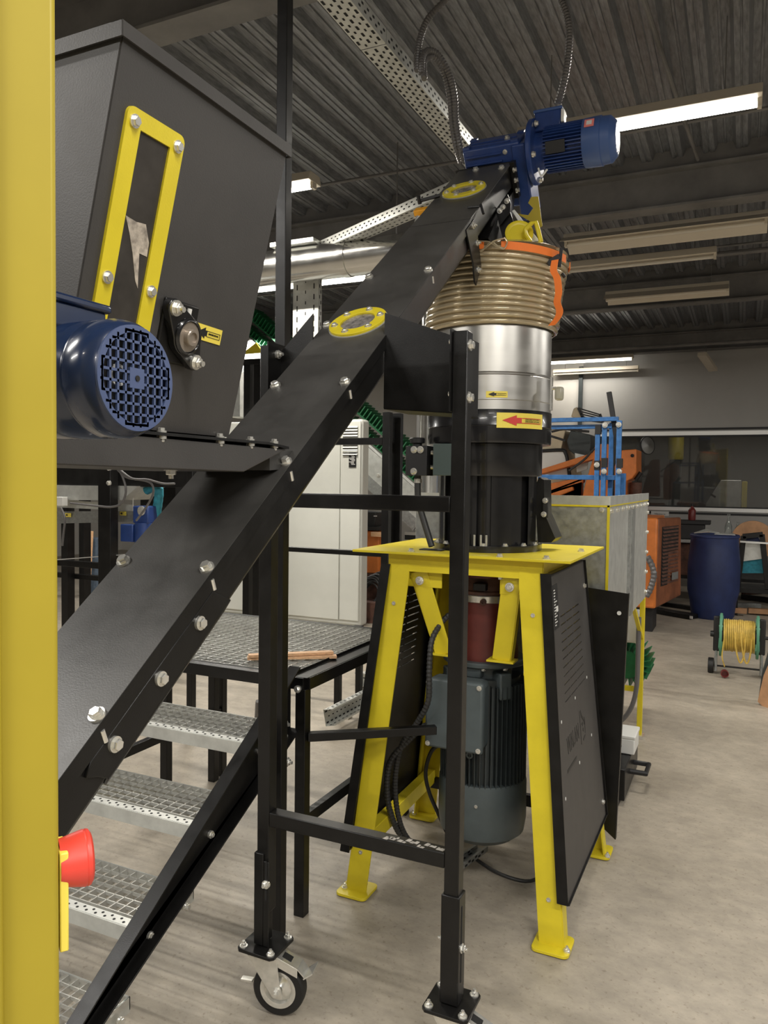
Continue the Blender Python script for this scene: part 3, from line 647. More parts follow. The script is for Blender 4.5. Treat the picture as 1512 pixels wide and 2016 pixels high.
# castors
def castor(pu, yaw):
    Z = Matrix.Rotation(yaw, 3, 'Z'); o_ = Vector((pu, VS, 0)); T = lambda p: o_+Z @ Vector(p)
    p_ = MB(); p_.slab([(pu-.062+a*.124, VS-.062+c_*.124, .197) for a, c_ in ((.08, 0), (.92, 0), (1, .08), (1, .92), (.92, 1), (.08, 1), (0, .92), (0, .08))], .009)
    pl = p_.build('castor_plate', 'black', st, .001)
    for a in (-1, 1):
        for c_ in (-1, 1): bolt(pl, (pu+a*.046, VS+c_*.046, .203), (0, 0, 1), .0088, nut=True)
    ws = .045
    w_ = MB(); ctr = T((ws, 0, .078)); ax = Z @ Vector((0, 1, 0))
    w_.lathe([(.052, .020), (.052, -.020), (.072, -.020), (.0765, -.016), (.078, -.006), (.0775, .0), (.078, .006), (.0765, .016), (.072, .020), (.052, .020)], ctr, ax, 56, cap=False)
    w = w_.build('castor_wheel', 'rubber', st)
    r_ = MB(); r_.lathe([(0, -.012), (.015, -.021), (.02, -.016), (.036, -.010), (.042, -.018), (.053, -.021), (.054, -.021), (.054, .021), (.053, .021), (.042, .018), (.036, .010), (.02, .016), (.015, .021), (0, .012)], ctr, ax, 48)
    r_.build('wheel_rim', 'zinc', w)
    f_ = MB()
    for s in (-1, 1):
        f_.slab([T(q) for q in ((-.045, s*.029, .175), (.045, s*.029, .175), (.052, s*.029, .11), (ws+.018, s*.029, .06), (ws-.012, s*.029, .058), (-.01, s*.029, .12))], .003)
    f_.box(T((0, 0, .178)), (.09, .06, .012), Z); f_.lathe([(.034, .180), (.036, .186), (.036, .192)], (pu, VS, 0), (0, 0, 1), 28)
    fk = f_.build('castor_fork', 'zinc', st, .001)
    for s in (-1, 1): bolt(fk, T((ws, s*.031, .078)), Z @ Vector((0, s, 0)), .010, nut=True)
    k_ = MB(); k_.slab([T(q) for q in ((.030, -.026, .182), (.030, .026, .182), (.105, .024, .150), (.105, -.024, .150))], .003)
    k_.slab([T(q) for q in ((.105, -.024, .150), (.105, .024, .150), (.125, .022, .128), (.125, -.022, .128))], .003); k_.slab([T(q) for q in ((.125, -.03, .128), (.125, .03, .128), (.152, .03, .148), (.152, -.03, .148))], .003)
    for s in (-1, 1): k_.slab([T(q) for q in ((.030, s*.026, .182), (.105, s*.024, .150), (.105, s*.024, .125), (.045, s*.026, .150))], .002)
    bk = k_.build('brake_pedal', 'zinc', st)
    MB().slab([T(q) for q in ((.055, -.012, .1735), (.055, .012, .1735), (.082, .012, .1618), (.082, -.012, .1618))], .001).build('brake_window', 'dark', bk)
    MB().box(T((-.055, -.005, .085)), (.035, .018, .006), Z).build('fork_tab', 'zinc', fk)
random.seed(11); b = MB()
for k in range(16):
    x_ = PR-.03-k*.0105-random.uniform(0, .004); y_ = VS-.012+random.uniform(-.004, .018); w_ = random.uniform(.004, .009); h_ = random.uniform(.004, .010)
    b.slab([(x_-w_, y_-h_, .5963), (x_+w_*.6, y_-h_*1.2, .5963), (x_+w_, y_+h_*.7, .5963), (x_-w_*.4, y_+h_, .5963)], .0006)
b.build('tape_residue', MT.setdefault('resid', node_mat('grey_tape_residue', (.30, .28, .25), .7, var=.3, scale=90)), st)
castor(PL_, math.radians(12)); castor(PR, math.radians(4))
# ================================================================== VERTICAL MILL ON ITS YELLOW STAND
MX, MY, ZT = -.905, 2.90, 1.290
mill = thing('granulator_mill', (MX, MY, 0), 'vertical mill with steel drum on a splayed yellow stand, grey motor hanging beneath', 'machine')
x0, x1, y0, y1 = -1.325, -.512, 2.565, 3.245
b = MB(); b.span((x0, y0, ZT-.009), (x1, y1, ZT)); b.build('table_plate', 'yellow', mill, .001)
ax0, ax1, ay0, ay1 = -1.195, -.615, 2.615, 3.185; za = 1.215
b = MB()
for (p, q) in (((ax0, ay0), (ax1, ay0)), ((ax0, ay1), (ax1, ay1))): b.span((p[0], p[1]-.003, za-.0), (q[0], q[1]+.003, ZT-.009))
for xx in (ax0, ax1): b.span((xx-.003, ay0, za), (xx+.003, ay1, ZT-.009))
b.build('apron', 'yellow', mill)
feet = {(0, 0): (-1.285, 2.53), (1, 0): (-.522, 2.515), (1, 1): (-.505, 3.265), (0, 1): (-1.30, 3.27)}
for (i, j), (fx, fy) in feet.items():
    cx, cy = (ax0, ax1)[i], (ay0, ay1)[j]; sx, sy = (1, -1)[i], (1, -1)[j]   # inward directions
    bx, by = fx-sx*.028, fy-sy*.005
    W = .082
    b = MB(); b.slab([(cx, cy, ZT-.02), (cx+sx*W, cy, ZT-.02), (cx+sx*W, cy, za-.02), (bx+sx*W, by, .012), (bx, by, .012), (cx, cy, za-.02)], .006)
    b.slab([(cx, cy, ZT-.02), (cx, cy+sy*.055, ZT-.02), (cx, cy+sy*.055, za-.02), (bx, by+sy*.055, .012), (bx, by, .012), (cx, cy, za-.02)], .006)
    lg = b.build('leg', 'yellow', mill)
    f_ = MB(); px_, py_ = bx+sx*.038, by+sy*.012
    f_.ext(rr(-.062, -.062, .062, .062, .02), (px_, py_, .004), (1, 0, 0), (0, 1, 0), (0, 0, 1), .010); f_.build('foot_plate', 'yellow', lg, .001)
    bolt(lg, (bx-sx*.004+(.01 if i else 0), py_+(-.03 if j == 0 else -.045)+( .01 if i == 0 else .0), .018), (0, 0, 1), .0085, nut=True)
    for tz in (.9, .13):
        q = Vector((cx, cy, za))*tz+Vector((bx, by, 0))*(1-tz); q = q+Vector((sx*W*.48, -sy*.004, 0))
        h = MB(); h.lathe([(.0075, 0), (.0075, .004), (.004, .004), (.004, .001), (0, .001)], q, (0, -sy, 0), 14); h.build('threaded_insert', 'zinc', lg)
# lower rails between the legs
def legp(i, j, z):
    fx, fy = feet[(i, j)]; cx, cy = (ax0, ax1)[i], (ay0, ay1)[j]; t = z/za; return Vector((fx+(cx-fx)*t, fy+(cy-fy)*t, z))
MB().bar(legp(0, 0, .20)+Vector((.02, 0, 0)), legp(0, 1, .20)+Vector((.02, 0, 0)), .045, .06).build('lower_rail', 'yellow', mill, .002)
MB().bar(legp(0, 1, .17), legp(1, 1, .17), .03, .05).build('lower_rail', 'black', mill, .002)
# corner gussets and slanted braces holding the gearbox
def brace(xt, yt, xb, yb, side):
    b = MB(); d = Vector((xb-xt, yb-yt, -.31)); b.bar((xt, yt, 1.215), (xb, yb, .905), .066, .006, up=(0, -1, 0))
    b.bar((xt-side*.033, yt+.02, 1.20), (xb-side*.033, yb+.02, .905), .006, .04, up=(0, -1, 0))
    b.span((xb-.05, yb-.02, .900), (xb+.05, yb+.05, .907)); br = b.build('brace', 'yellow', mill, .001)
    bolt(br, (xt+.006*side, yt-.005, 1.18), (0, -1, 0), .012, nut=True); return br
brace(-1.085, 2.64, -.995, 2.68, 1); brace(-.73, 2.64, -.775, 2.68, -1)
MB().span((ax0+.06, ay0+.03, 1.155), (ax0+.20, ay0+.036, 1.235)).build('gusset', 'yellow', mill, .002); MB().span((ax1-.16, ay0+.03, 1.15), (ax1-.06, ay0+.036, 1.235)).build('gusset', 'yellow', mill, .002)
bolt(mill, (-1.02, ay0+.02, 1.225), (0, 0, -1), .010); bolt(mill, (-.77, ay0+.02, 1.215), (0, 0, -1), .010)
# side cover panels with laser-cut slots
def panel(side, name, label, extra=None):
    s = 1 if side > 0 else 0; sg = side
    T = lambda v, z, k: Vector(((ax1 if s else ax0)*(z/1.235)+(feet[(s, 0)][0]+sg*.028)*(1-z/1.235)+sg*(k+.005), v, z))
    zt, zb = 1.235, .165
    vt0, vt1, vb0, vb1 = ay0-.005, 3.20, 2.50, 3.27
    def P(a, c, k):           # a 0..1 along, c 0..1 down
        v = (vt0+(vt1-vt0)*a)*(1-c)+(vb0+(vb1-vb0)*a)*c; z = zt+(zb-zt)*c; return T(v, z, k)
    b = MB()
    def quad(a0, c0, a1, c1, k0=.020, k1=.024):
        q = [P(a0, c0, k1), P(a1, c0, k1), P(a1, c1, k1), P(a0, c1, k1)]; w = [P(a0, c0, k0), P(a1, c0, k0), P(a1, c1, k0), P(a0, c1, k0)]
        b.add(q+w, [(0, 1, 2, 3), (7, 6, 5, 4), (0, 4, 5, 1), (1, 5, 6, 2), (2, 6, 7, 3), (3, 7, 4, 0)])
    sa0, sa1, c0, dc, n = .18, .72, .145, .0275, 11
    quad(0, 0, 1, c0); quad(0, c0+dc*n, 1, 1); quad(0, c0, sa0, c0+dc*n); quad(sa1, c0, 1, c0+dc*n)
    for k in range(n):
        quad(sa0, c0+dc*k+.0045, sa1, c0+dc*(k+1))
        quad(sa0+.26*(sa1-sa0), c0+dc*k, sa0+.29*(sa1-sa0), c0+dc*k+.0045); quad(sa0+.6*(sa1-sa0), c0+dc*k, sa0+.63*(sa1-sa0), c0+dc*k+.0045)
    # folded flanges
    quad(0, 0, .008, 1, -.008, .024); quad(.992, 0, 1, 1, -.008, .024); quad(0, 0, 1, .006, -.008, .024); quad(0, .994, 1, 1, -.008, .024)
    o = b.build(name, 'hopper' if s else 'black', mill, 0)
    return o, P
pnR, PP = panel(1, 'side_cover', '')
n_ = (PP(1, .5, .02)-PP(0, .5, .02)).cross(PP(0, 1, .02)-PP(0, 0, .02)).normalized(); n_ = n_ if n_[0] > 0 else -n_
# black flanges of this cover
b = MB()
e0 = [PP(-.002, -.003, -.012), PP(-.002, -.003, .0255), PP(-.002, 1.002, .0255), PP(-.002, 1.002, -.012)]; b.slab(e0, .004); b.build('cover_flange', 'black', pnR)
b = MB(); b.slab([PP(1.0, 0, .0), PP(1.0, 0, .033), PP(1.0, 1, .033), PP(1.0, 1, .0)], .004); b.slab([PP(.0, 1.0, .0), PP(.0, 1.0, .030), PP(1.0, 1.0, .030), PP(1.0, 1.0, .0)], .004); b.build('cover_flange', 'black', pnR)
for a, c in ((.93, .095), (.93, .93)): bolt(pnR, PP(a, c, .026), n_, .008)
xd = (PP(1, .5, 0)-PP(0, .5, 0)).normalized(); yd = -(PP(.5, 1, 0)-PP(.5, 0, 0)).normalized()
lg_c = PP(.31, .565, .0245); text(pnR, 'WALAN', lg_c, xd, yd, .085, 'ink', 'cut_out_lettering', w=.205)
b = MB(); b.bar(PP(.505, .505, .0247), PP(.505, .62, .0247), .003, .0008, up=n_); b.build('logo_bar', 'ink', pnR)
b = MB(); lp = lambda a, c: PP(.53+a*.0145, .62-c*.0115, .0247)
for q in ([(0, 10), (1.5, 8.2), (4, 7.2), (5.6, 6), (5.4, 4.4), (4.6, 5.8), (3, 6.6), (1, 7.6)], [(1, 5.4), (2.4, 4.6), (3.4, 5.2), (2.2, 5.9)], [(2.2, 3.2), (3.6, 2.6), (4, 3.6), (2.8, 4)], [(6.4, 6.5), (7, 5), (6.8, 3), (6, 1.6), (6.5, 3.2), (6.6, 5)], [(2, .2), (6, .6), (6, 1.2), (2, .9)]):
    b.slab([lp(*p) for p in q], .0008)
b.build('logo_emblem', 'ink', pnR)['label'] = 'cut-out bird-like emblem'
b = MB(); b.slab([PP(.14, .630, .0247), PP(.36, .630, .0247), PP(.36, .640, .0247), PP(.14, .640, .0247)], .0006); b.build('logo_line', 'ink', pnR)
b = MB()
for a, c in ((.06, .465), (.42, .445), (.78, .425), (.06, .70), (.42, .665), (.78, .64)):
    cc = PP(a, c, .0247); b.lathe([(0, 0), (.006, 0), (.006, .0008), (0, .0008)], cc, n_, 12)
b.build('through_hole', 'paper', pnR)
b = MB(); b.slab([PP(.025, .035, .0247), PP(.14, .035, .0247), PP(.14, .175, .0247), PP(.025, .175, .0247)], .0012); np_ = b.build('name_plate', 'blackmat', pnR); np_['label'] = 'black printed name plate'
b = MB()
for k in range(13):
    c = .05+k*.0092; w_ = random.uniform(.3, .9); a_ = .035 if k % 3 else .035
    b.slab([PP(.035, c, .0256), PP(.035+w_*.09, c, .0256), PP(.035+w_*.09, c+.0035, .0256), PP(.035, c+.0035, .0256)], .0004)
b.slab([PP(.08, .105, .0258), PP(.125, .105, .0258), PP(.125, .123, .0258), PP(.08, .123, .0258)], .0004)
b.build('plate_print', 'paper', np_)
pnL, PL2 = panel(-1, 'side_cover', '')
MB().slab([PL2(-.002, -.003, -.012), PL2(-.002, -.003, .0255), PL2(-.002, 1.002, .0255), PL2(-.002, 1.002, -.012)], .004).build('cover_flange', 'black', pnL)
# rear cover standing open to the right
b = MB(); q = [(-.62, 3.35, 1.105), (-.424, 3.35, 1.088), (-.452, 3.35, .03), (-.62, 3.35, .16)]; b.slab(q, .004)
b.slab([(-.424, 3.35, 1.088), (-.424, 3.375, 1.088), (-.452, 3.375, .03), (-.452, 3.35, .03)], .004); rc = b.build('rear_cover', 'black', mill)
q = px(1219, 1207, 1, 3.345); MB().lathe([(0, 0), (.009, 0), (.009, .002)], q, (0, -1, 0), 14).build('bright_hole', 'paper', rc)
# drum stack
def lat(pr, name, mat, **k):
    return MB().lathe(pr, (MX, MY, 0), (0, 0, 1), 64, **k).build(name, mat, mill, ang=30)
lat([(.0, ZT), (.212, ZT), (.212, ZT+.024), (.0, ZT+.024)], 'base_flange', 'blackgloss')
for k in range(14):
    a = -2.6+k*.42; bolt(mill, (MX+math.cos(a)*.195, MY+math.sin(a)*.195, ZT+.026), (0, 0, 1), .0085, spin=k)
for a in (-1.62, -1.50, -1.38, -1.28): MB().cyl((MX+math.cos(a)*.20, MY+math.sin(a)*.20, ZT+.02), (MX+math.cos(a)*.20, MY+math.sin(a)*.20, ZT+.065), .0045, 8).build('stud', 'zinc', mill)
for xx, yy in ((-.60, 2.60), (-.76, 2.585), (-.55, 2.95), (-1.1, 2.60), (-.90, 2.585)): bolt(mill, (xx, yy, ZT+.002), (0, 0, 1), .0095)
b = MB(); b.lathe([(.172, ZT+.02), (.172, 1.575)], (MX, MY, 0), (0, 0, 1), 48)
for a0 in (-2.75, -1.9, -1.20, -.35, .6, 1.6, 2.5):
    b.lathe([(.19, ZT+.02), (.19, 1.575), (.12, 1.575), (.12, ZT+.02), (.19, ZT+.02)], (MX, MY, 0), (0, 0, 1), 8, cap=False, arc=(a0, a0+.42), ref=(1, 0, 0))
b.build('neck_housing', 'blackgloss', mill, ang=30)
lat([(.0, 1.572), (.204, 1.572), (.206, 1.578), (.206, 1.690), (.0, 1.690)], 'lower_drum_ring', 'blackgloss')
lat([(.0, 1.692), (.236, 1.692), (.238, 1.70), (.238, 1.752), (.2395, 1.754), (.238, 1.757), (.238, 1.812), (.0, 1.812)], 'drum_ring', 'blackgloss')
lat([(.0, 1.812), (.234, 1.812), (.234, 1.845), (.237, 1.847), (.237, 1.935), (.234, 1.938), (.2345, 1.944), (.232, 1.948), (.232, 2.132), (.0, 2.132)], 'stainless_drum', 'stain')
lat([(.240, 2.118), (.243, 2.122), (.240, 2.128)], 'rim_bead', 'brass', cap=False)
# ribbed amber flexible hose
pr = []; N = 13; zb, zt = 2.125, 2.385
for k in range(N):
    t = k/(N-1); r = .258-.020*t**1.6-(.006 if k == 0 else 0); z = zb+(zt-zb)*t; h = (zt-zb)/(N-1)*.5
    for j in range(7):
        a = -PI/2+PI*j/6; pr.append((r-.009+math.cos(a)*.0115, z+math.sin(a)*h*.86))
b = MB(); hs = []
for (r, z) in pr: hs.append((r, z))
b.lathe(hs, (MX, MY, 0), (0, 0, 1), 72, cap=False)
b.v = [Vector((v[0]+.045*((v[2]-zb)/(zt-zb))**2*.9+.012*((v[2]-zb)/(zt-zb)), v[1]-.0*v[2], v[2]+(v[0]-MX)*-.10*max(0, (v[2]-zb)/(zt-zb)))) for v in b.v]
b.build('ribbed_hose', 'brass', mill, ang=60)
sx_ = .055
def sr(a, r, z):       # point round the strap
    return Vector((MX+sx_+math.cos(a)*r, MY+math.sin(a)*r, z-math.cos(a)*r*.10))
b = MB(); A = [(-1.90+.05*k) for k in range(38)]
def strip(m, As, r0, z0, hgt):
    vs = []; k = len(As)
    for a in As: vs += [sr(a, r0, z0), sr(a, r0, z0+hgt), sr(a, r0+.003, z0+hgt), sr(a, r0+.003, z0)]
    fs = [(4*i+j, 4*i+(j+1) % 4, 4*i+4+(j+1) % 4, 4*i+4+j) for i in range(k-1) for j in range(4)]+[(0, 1, 2, 3), (4*k-4, 4*k-3, 4*k-2, 4*k-1)]
    m.add(vs, fs)
strip(b, [-2.5+.08*k for k in range(12)], .238, 2.378, .028); strip(b, [-1.36+.05*k for k in range(25)], .238, 2.378, .028); strip(b, [.2+.1*k for k in range(40)], .238, 2.378, .026)
sp = b.build('hose_strap', 'strap', mill); sp['label'] = 'orange webbing strap'
lat([(.20, 2.38), (.232, 2.402), (.20, 2.418), (.14, 2.42)], 'hose_collar', 'brass', cap=False).location.x += sx_
b = MB()
for s in (-1, 1):
    c0 = sr(-1.49, .245, 2.392)
    b.tube(smooth_path([c0+Vector((s*.045, 0, .016)), c0+Vector((s*.012, -.01, .008)), c0+Vector((0, -.012, 0)), c0+Vector((-s*.02, -.01, -.012)), c0+Vector((-s*.042, 0, -.018))], 4), .0028, 6)
    b.tube(smooth_path([c0+Vector((s*.045, 0, .018)), c0+Vector((s*.055, 0, 0)), c0+Vector((s*.040, -.002, -.022)), c0+Vector((s*.008, -.010, .002))], 4), .0028, 6)
b.build('wire_buckle', 'brass', sp)
P_ = [px(x, y, 0, -.655) for x, y in ((1092, 515), (1089, 536), (1096, 548), (1099, 575), (1096, 595), (1101, 612), (1098, 628), (1086, 642))]
P_ = [px(x, y, 1, 2.74) for x, y in ((1093, 512), (1090, 533), (1097, 548), (1100, 575), (1097, 595), (1102, 612), (1098, 626), (1086, 641))]
P_ = smooth_path(P_, 4); b = MB(); vs = []
for p in P_: vs += [p+Vector((-.013, 0, 0)), p+Vector((.013, -.006, 0)), p+Vector((.013, -.003, 0)), p+Vector((-.013, .003, 0))]
k = len(P_); b.add(vs, [(4*i+j, 4*i+(j+1) % 4, 4*i+4+(j+1) % 4, 4*i+4+j) for i in range(k-1) for j in range(4)]+[(0, 1, 2, 3), (4*k-4, 4*k-3, 4*k-2, 4*k-1)])
b.build('strap_tail', 'strap', mill)
b = MB(); c = px(1096, 512, 1, 2.78); b.bar(c+Vector((-.03, 0, -.01)), c+Vector((.012, 0, .01)), .02, .02); b.cyl(c+Vector((.01, 0, -.025)), c+Vector((.016, 0, .04)), .006, 8); b.cyl(c+Vector((.02, 0, -.05)), c+Vector((.028, .01, -.06)), .006, 8); b.build('ratchet_buckle', 'blackmat', sp)
# labels wrapped on the drums
def wrap_label(name, a0, a1, z0, z1, r, arrow, words):
    n = 10; m = MB(); P = lambda t, s, k=0.: Vector((MX+math.cos(a0+(a1-a0)*t)*(r+k), MY+math.sin(a0+(a1-a0)*t)*(r+k), z0+(z1-z0)*s))
    for i in range(n): m.add([P(i/n, 0), P((i+1)/n, 0), P((i+1)/n, 1), P(i/n, 1)], [(0, 1, 2, 3)])
    lb = m.build(name, 'ylabel', mill)
    m = MB(); q = [(.10, .5), (.37, .15), (.37, .32), (.47, .32), (.47, .68), (.37, .68), (.37, .85)]
    m.add([P(a, s, .0032) for a, s in q], [tuple(range(len(q)))]); m.build('arrow', arrow, lb)
    m = MB()
    for (t0, s0, t1, s1) in ((.47, .64, .93, .68), (.47, .32, .93, .36), (.92, .32, .93, .68)):
        for i in range(5): 
            ta, tb = t0+(t1-t0)*i/5, t0+(t1-t0)*(i+1)/5; m.add([P(ta, s0, .0022), P(tb, s0, .0022), P(tb, s1, .0022), P(ta, s1, .0022)], [(0, 1, 2, 3)])
    m.build('arrow_outline', arrow, lb)
    cx = .70; c = P(cx, .5, .0048); x = (P(cx+.02, .5)-P(cx-.02, .5)).normalized(); H_ = z1-z0; Wd = (P(.90, .5)-P(.50, .5)).length
    for i, w_ in enumerate(words):
        text(lb, w_, c+Vector((0, 0, (.065-.13*i)*H_ if len(words) > 1 else 0)), x, (0, 0, 1), H_*.14, 'ink', w=Wd*.85)
    return lb
aa = lambda x, y, r: math.atan2(*reversed([v for v in (px(x, y, 1, MY-.22)-Vector((MX, MY, 0)))][:2]))
def ang_at(x, y, r):
    d = FWD + RGT*((x-756)/F) - UPV*((y-1008)/F); o_ = CAM-Vector((MX, MY, 0))
    A_, B_, C_ = d[0]**2+d[1]**2, 2*(o_[0]*d[0]+o_[1]*d[1]), o_[0]**2+o_[1]**2-r*r
    t = (-B_-math.sqrt(max(0, B_*B_-4*A_*C_)))/(2*A_); p = CAM+d*t; return math.atan2(p[1]-MY, p[0]-MX), p[2]
a0, z1_ = ang_at(978, 812, .24); a1, z0_ = ang_at(1067, 845, .24); _, zz = ang_at(977, 842, .24)
wrap_label('direction_label', a0, a1, zz, z1_, .2405, 'redink', ['DREHRICHTUNG', 'EINLASSRICHTUNG'])['label'] = 'yellow label with red arrow'
a0, z1_ = ang_at(957, 770, .237); a1, z0_ = ang_at(999, 783, .237)
wrap_label('direction_label', a0, a1, z0_, z1_, .2385, 'ink', ['DREHRICHTUNG'])['label'] = 'small yellow label with black arrow'
# clamp with clear guard on the right of the steel drum
c = px(1086, 770, 1, 2.82); b = MB(); b.bar(c+Vector((.0, 0, -.07)), c+Vector((.0, 0, .05)), .006, .02); b.cyl(c+Vector((0, 0, .01)), c+Vector((.03, 0, .01)), .006, 10); b.build('toggle_clamp', 'zinc', mill)
MB().box(c+Vector((.028, 0, -.01)), (.03, .03, .05)).build('clamp_cap', MT.setdefault('capm', node_mat('translucent_cap', (.55, .53, .42), .25, trans=.4)), mill, .008)
# small oil-level gauge box on the drum's left front
c = Vector((MX-.10, MY-.205, 1.63))
b = MB(); b.box(c, (.085, .05, .118)); gb_ = b.build('gauge_box', MT.setdefault('ggreen', node_mat('green_grey_enamel', (.06, .085, .08), .4)), mill, .002)
b = MB(); c2 = c+Vector((.075, -.018, 0)); b.box(c+Vector((.06, -.005, 0)), (.045, .03, .12)); b.build('gauge_block', 'blackmat', gb_, .002)
b = MB(); b.cyl(c2+Vector((0, -.015, -.032)), c2+Vector((0, -.015, .032)), .0035, 10); b.build('gauge_glass', 'white', gb_)
b = MB()
for s in (-1, 1): b.cyl(c2+Vector((0, -.015, s*.034)), c2+Vector((0, -.015, s*.028)), .006, 12)
b.build('gauge_ferrule', 'redink', gb_)
b = MB()
for s in (-1, 1): b.cyl(c2+Vector((-.035, -.012, s*.046)), c2+Vector((0, -.015, s*.046)), .007, 12); b.cyl(c2+Vector((0, -.015, s*.046)), c2+Vector((0, -.015, s*.034)), .006, 12)
b.build('gauge_elbow', 'zinc', gb_)
# oil reservoir block at the left with black ribbed cap
c = px(826, 908, 1, 2.72); w_ = .082
b = MB(); b.ext([(-.046, -.028), (-.032, -.04), (.046, -.04), (.046, .03), (-.046, .03)], c+Vector((0, 0, -.055)), (1, 0, 0), (0, 1, 0), (0, 0, 1), .112); ob = b.build('oil_reservoir', 'blackmat', mill, .001)
for dx, dz in ((-.006, .042), (.020, .042), (-.006, -.040)): bolt(ob, c+Vector((dx, -.041, dz)), (0, -1, 0), .010)
b = MB(); b.lathe([(.018, .0), (.018, .01), (.028, .012), (.029, .028), (.026, .032), (0, .032)], c+Vector((-.01, 0, .057)), (0, 0, 1), 14); b.build('filler_cap', 'blackmat', ob)
for dz in (.032, -.022): b = MB(); b.cyl(c+Vector((.045, 0, dz)), c+Vector((.09, .02, dz)), .009, 10); b.build('pipe_union', 'zinc', ob)
p1 = c+Vector((-.006, 0, -.055)); pend = px(852, 1074, 1, 2.70)
b = MB(); b.tube(resample(smooth_path([p1, p1+Vector((0, 0, -.06)), p1+Vector((.01, 0, -.12)), Vector((pend[0], pend[1], ZT+.002))], 8), .02), .0125, 12); b.build('oil_hose', 'cabled', ob)
b = MB(); b.box((pend[0], pend[1], ZT+.002), (.09, .05, .004)); b.build('hose_foot', 'blackmat', ob)
b = MB(); b.cyl(p1+Vector((0, 0, -.012)), p1+Vector((0, 0, -.028)), .015, 12); b.build('hose_clip', 'zinc', ob)
# black outlet spout slanting down behind right of the neck
b = MB(); sp0 = (MX+.12, MY+.10, 1.53)
b.slab([px(1068, 940, 1, 2.98), px(1078, 945, 1, 2.98), px(1079, 1010, 1, 2.98), px(1100, 1058, 1, 2.98), px(1092, 1066, 1, 2.98), px(1066, 1066, 1, 2.98), px(1060, 960, 1, 2.98)], .12)
so = b.build('outlet_spout', 'black', mill)
q = px(1074, 1000, 1, 2.91); MB().box(q, (.02, .012, .075)).build('spout_hinge', 'blackmat', so, .002); bolt(so, q+Vector((.0, -.008, .028)), (0, -1, 0), .008); bolt(so, q+Vector((-.004, -.008, -.024)), (0, -1, 0), .008)
# gearbox and motor under the table
lat([(.0, 1.28), (.15, 1.28), (.15, 1.235), (.122, 1.232), (.122, 1.20), (.128, 1.20), (.128, 1.185), (.0, 1.185)], 'coupling_flange', 'oxide')
lat([(.124, 1.20), (.1255, 1.20), (.1255, 1.185), (.124, 1.185)], 'bright_ring', 'zinc', cap=False)
lat([(.0, 1.185), (.118, 1.185), (.118, 1.135), (.125, 1.133), (.125, 1.12), (.0, 1.12)], 'coupling_housing', 'rust')
lat([(.1215, 1.118), (.1235, 1.115), (.1235, 1.092), (.1215, 1.09), (.0, 1.09)], 'hose_band', 'zinc', cap=False)
lat([(.0, 1.10), (.113, 1.10), (.115, 1.075), (.122, .95), (.130, .89), (.130, .868), (.0, .868)], 'gear_bell', 'oxide')
MB().lathe([(.012, 0), (.012, .012), (.006, .012), (.006, .006), (0, .006)], (MX+.03, MY-.125, 1.097), (.1, -1, 0), 16).build('drain_plug', 'rust', mill)
MB().box((MX+.02, MY-.135, 1.155), (.05, .03, .028)).build('sensor', 'blackmat', mill, .003)
lat([(.0, .868), (.160, .868), (.163, .864), (.163, .852), (.158, .848), (.108, .842), (.108, .80), (.0, .80)], 'motor_flange', 'grey')
for a in (-1.3, -.7, -2.0): bolt(mill, (MX+math.cos(a)*.142, MY+math.sin(a)*.142, .846), (0, 0, -1), .009)
mb = lat([(.0, .80), (.140, .80), (.140, .34), (.0, .34)], 'hanging_motor', 'greyd'); mb['label'] = 'large grey finned electric motor'
b = MB()
for k in range(52):
    a = 2*PI*k/52
    dv = Vector((math.cos(a), math.sin(a), 0)); z1__ = .78 if not (3.75 < a < 5.1) else .56
    b.box(Vector((MX, MY, (z1__+.385)/2))+dv*.152, (.034, .0035, z1__-.385), Matrix((dv, Vector((0, 0, 1)).cross(dv), Vector((0, 0, 1)))).transposed())
b.build('cooling_fins', 'greyd', mb)
for a in (-.75, -2.45, .8, 2.4):
    dv = Vector((math.cos(a), math.sin(a), 0)); MB().box(Vector((MX, MY, .78))+dv*.13, (.07, .05, .10), Matrix((dv, Vector((0, 0, 1)).cross(dv), Vector((0, 0, 1)))).transposed()).build('motor_shoulder', 'grey', mb, .006)
b = MB(); b.lathe([(.0, .40), (.168, .40), (.172, .385), (.173, .24), (.165, .19), (.135, .165), (.0, .162)], (MX, MY, 0), (0, 0, 1), 48); b.build('fan_cowl', 'grey', mb, ang=40)
bolt(mb, (MX+.03, MY-.173, .33), (0, -1, 0), .005)
b = MB(); cb = Vector((MX-.035, MY-.20, .69)); b.box(cb, (.215, .09, .255)); tb = b.build('terminal_box', 'grey', mb, .02)
b = MB(); b.box(cb+Vector((0, -.05, 0)), (.225, .022, .262)); b.build('terminal_box_lid', 'grey', tb, .010)
for dx in (-.098, .098):
    for dz in (-.115, .115): bolt(tb, cb+Vector((dx, -.063, dz)), (0, -1, 0), .007)
MB().lathe([(.014, 0), (.014, .012), (.007, .012), (.007, .004), (0, .004)], (MX+.0, MY-.158, .52), (0, -1, 0), 16).build('lifting_eye', 'grey', mb)
b = MB(); b.box((MX-.0, MY-.12, .83), (.06, .05, .045)); b.build('bearing_shoulder', 'grey', mb, .006)

def hose(name, pts, r, mat, parent=None, step=.0075, ridge=.09, n=10):
    P = resample(smooth_path(pts, 8), step); return MB().tube(P, r, n, ridge=ridge).build(name, mat, parent, ang=25)
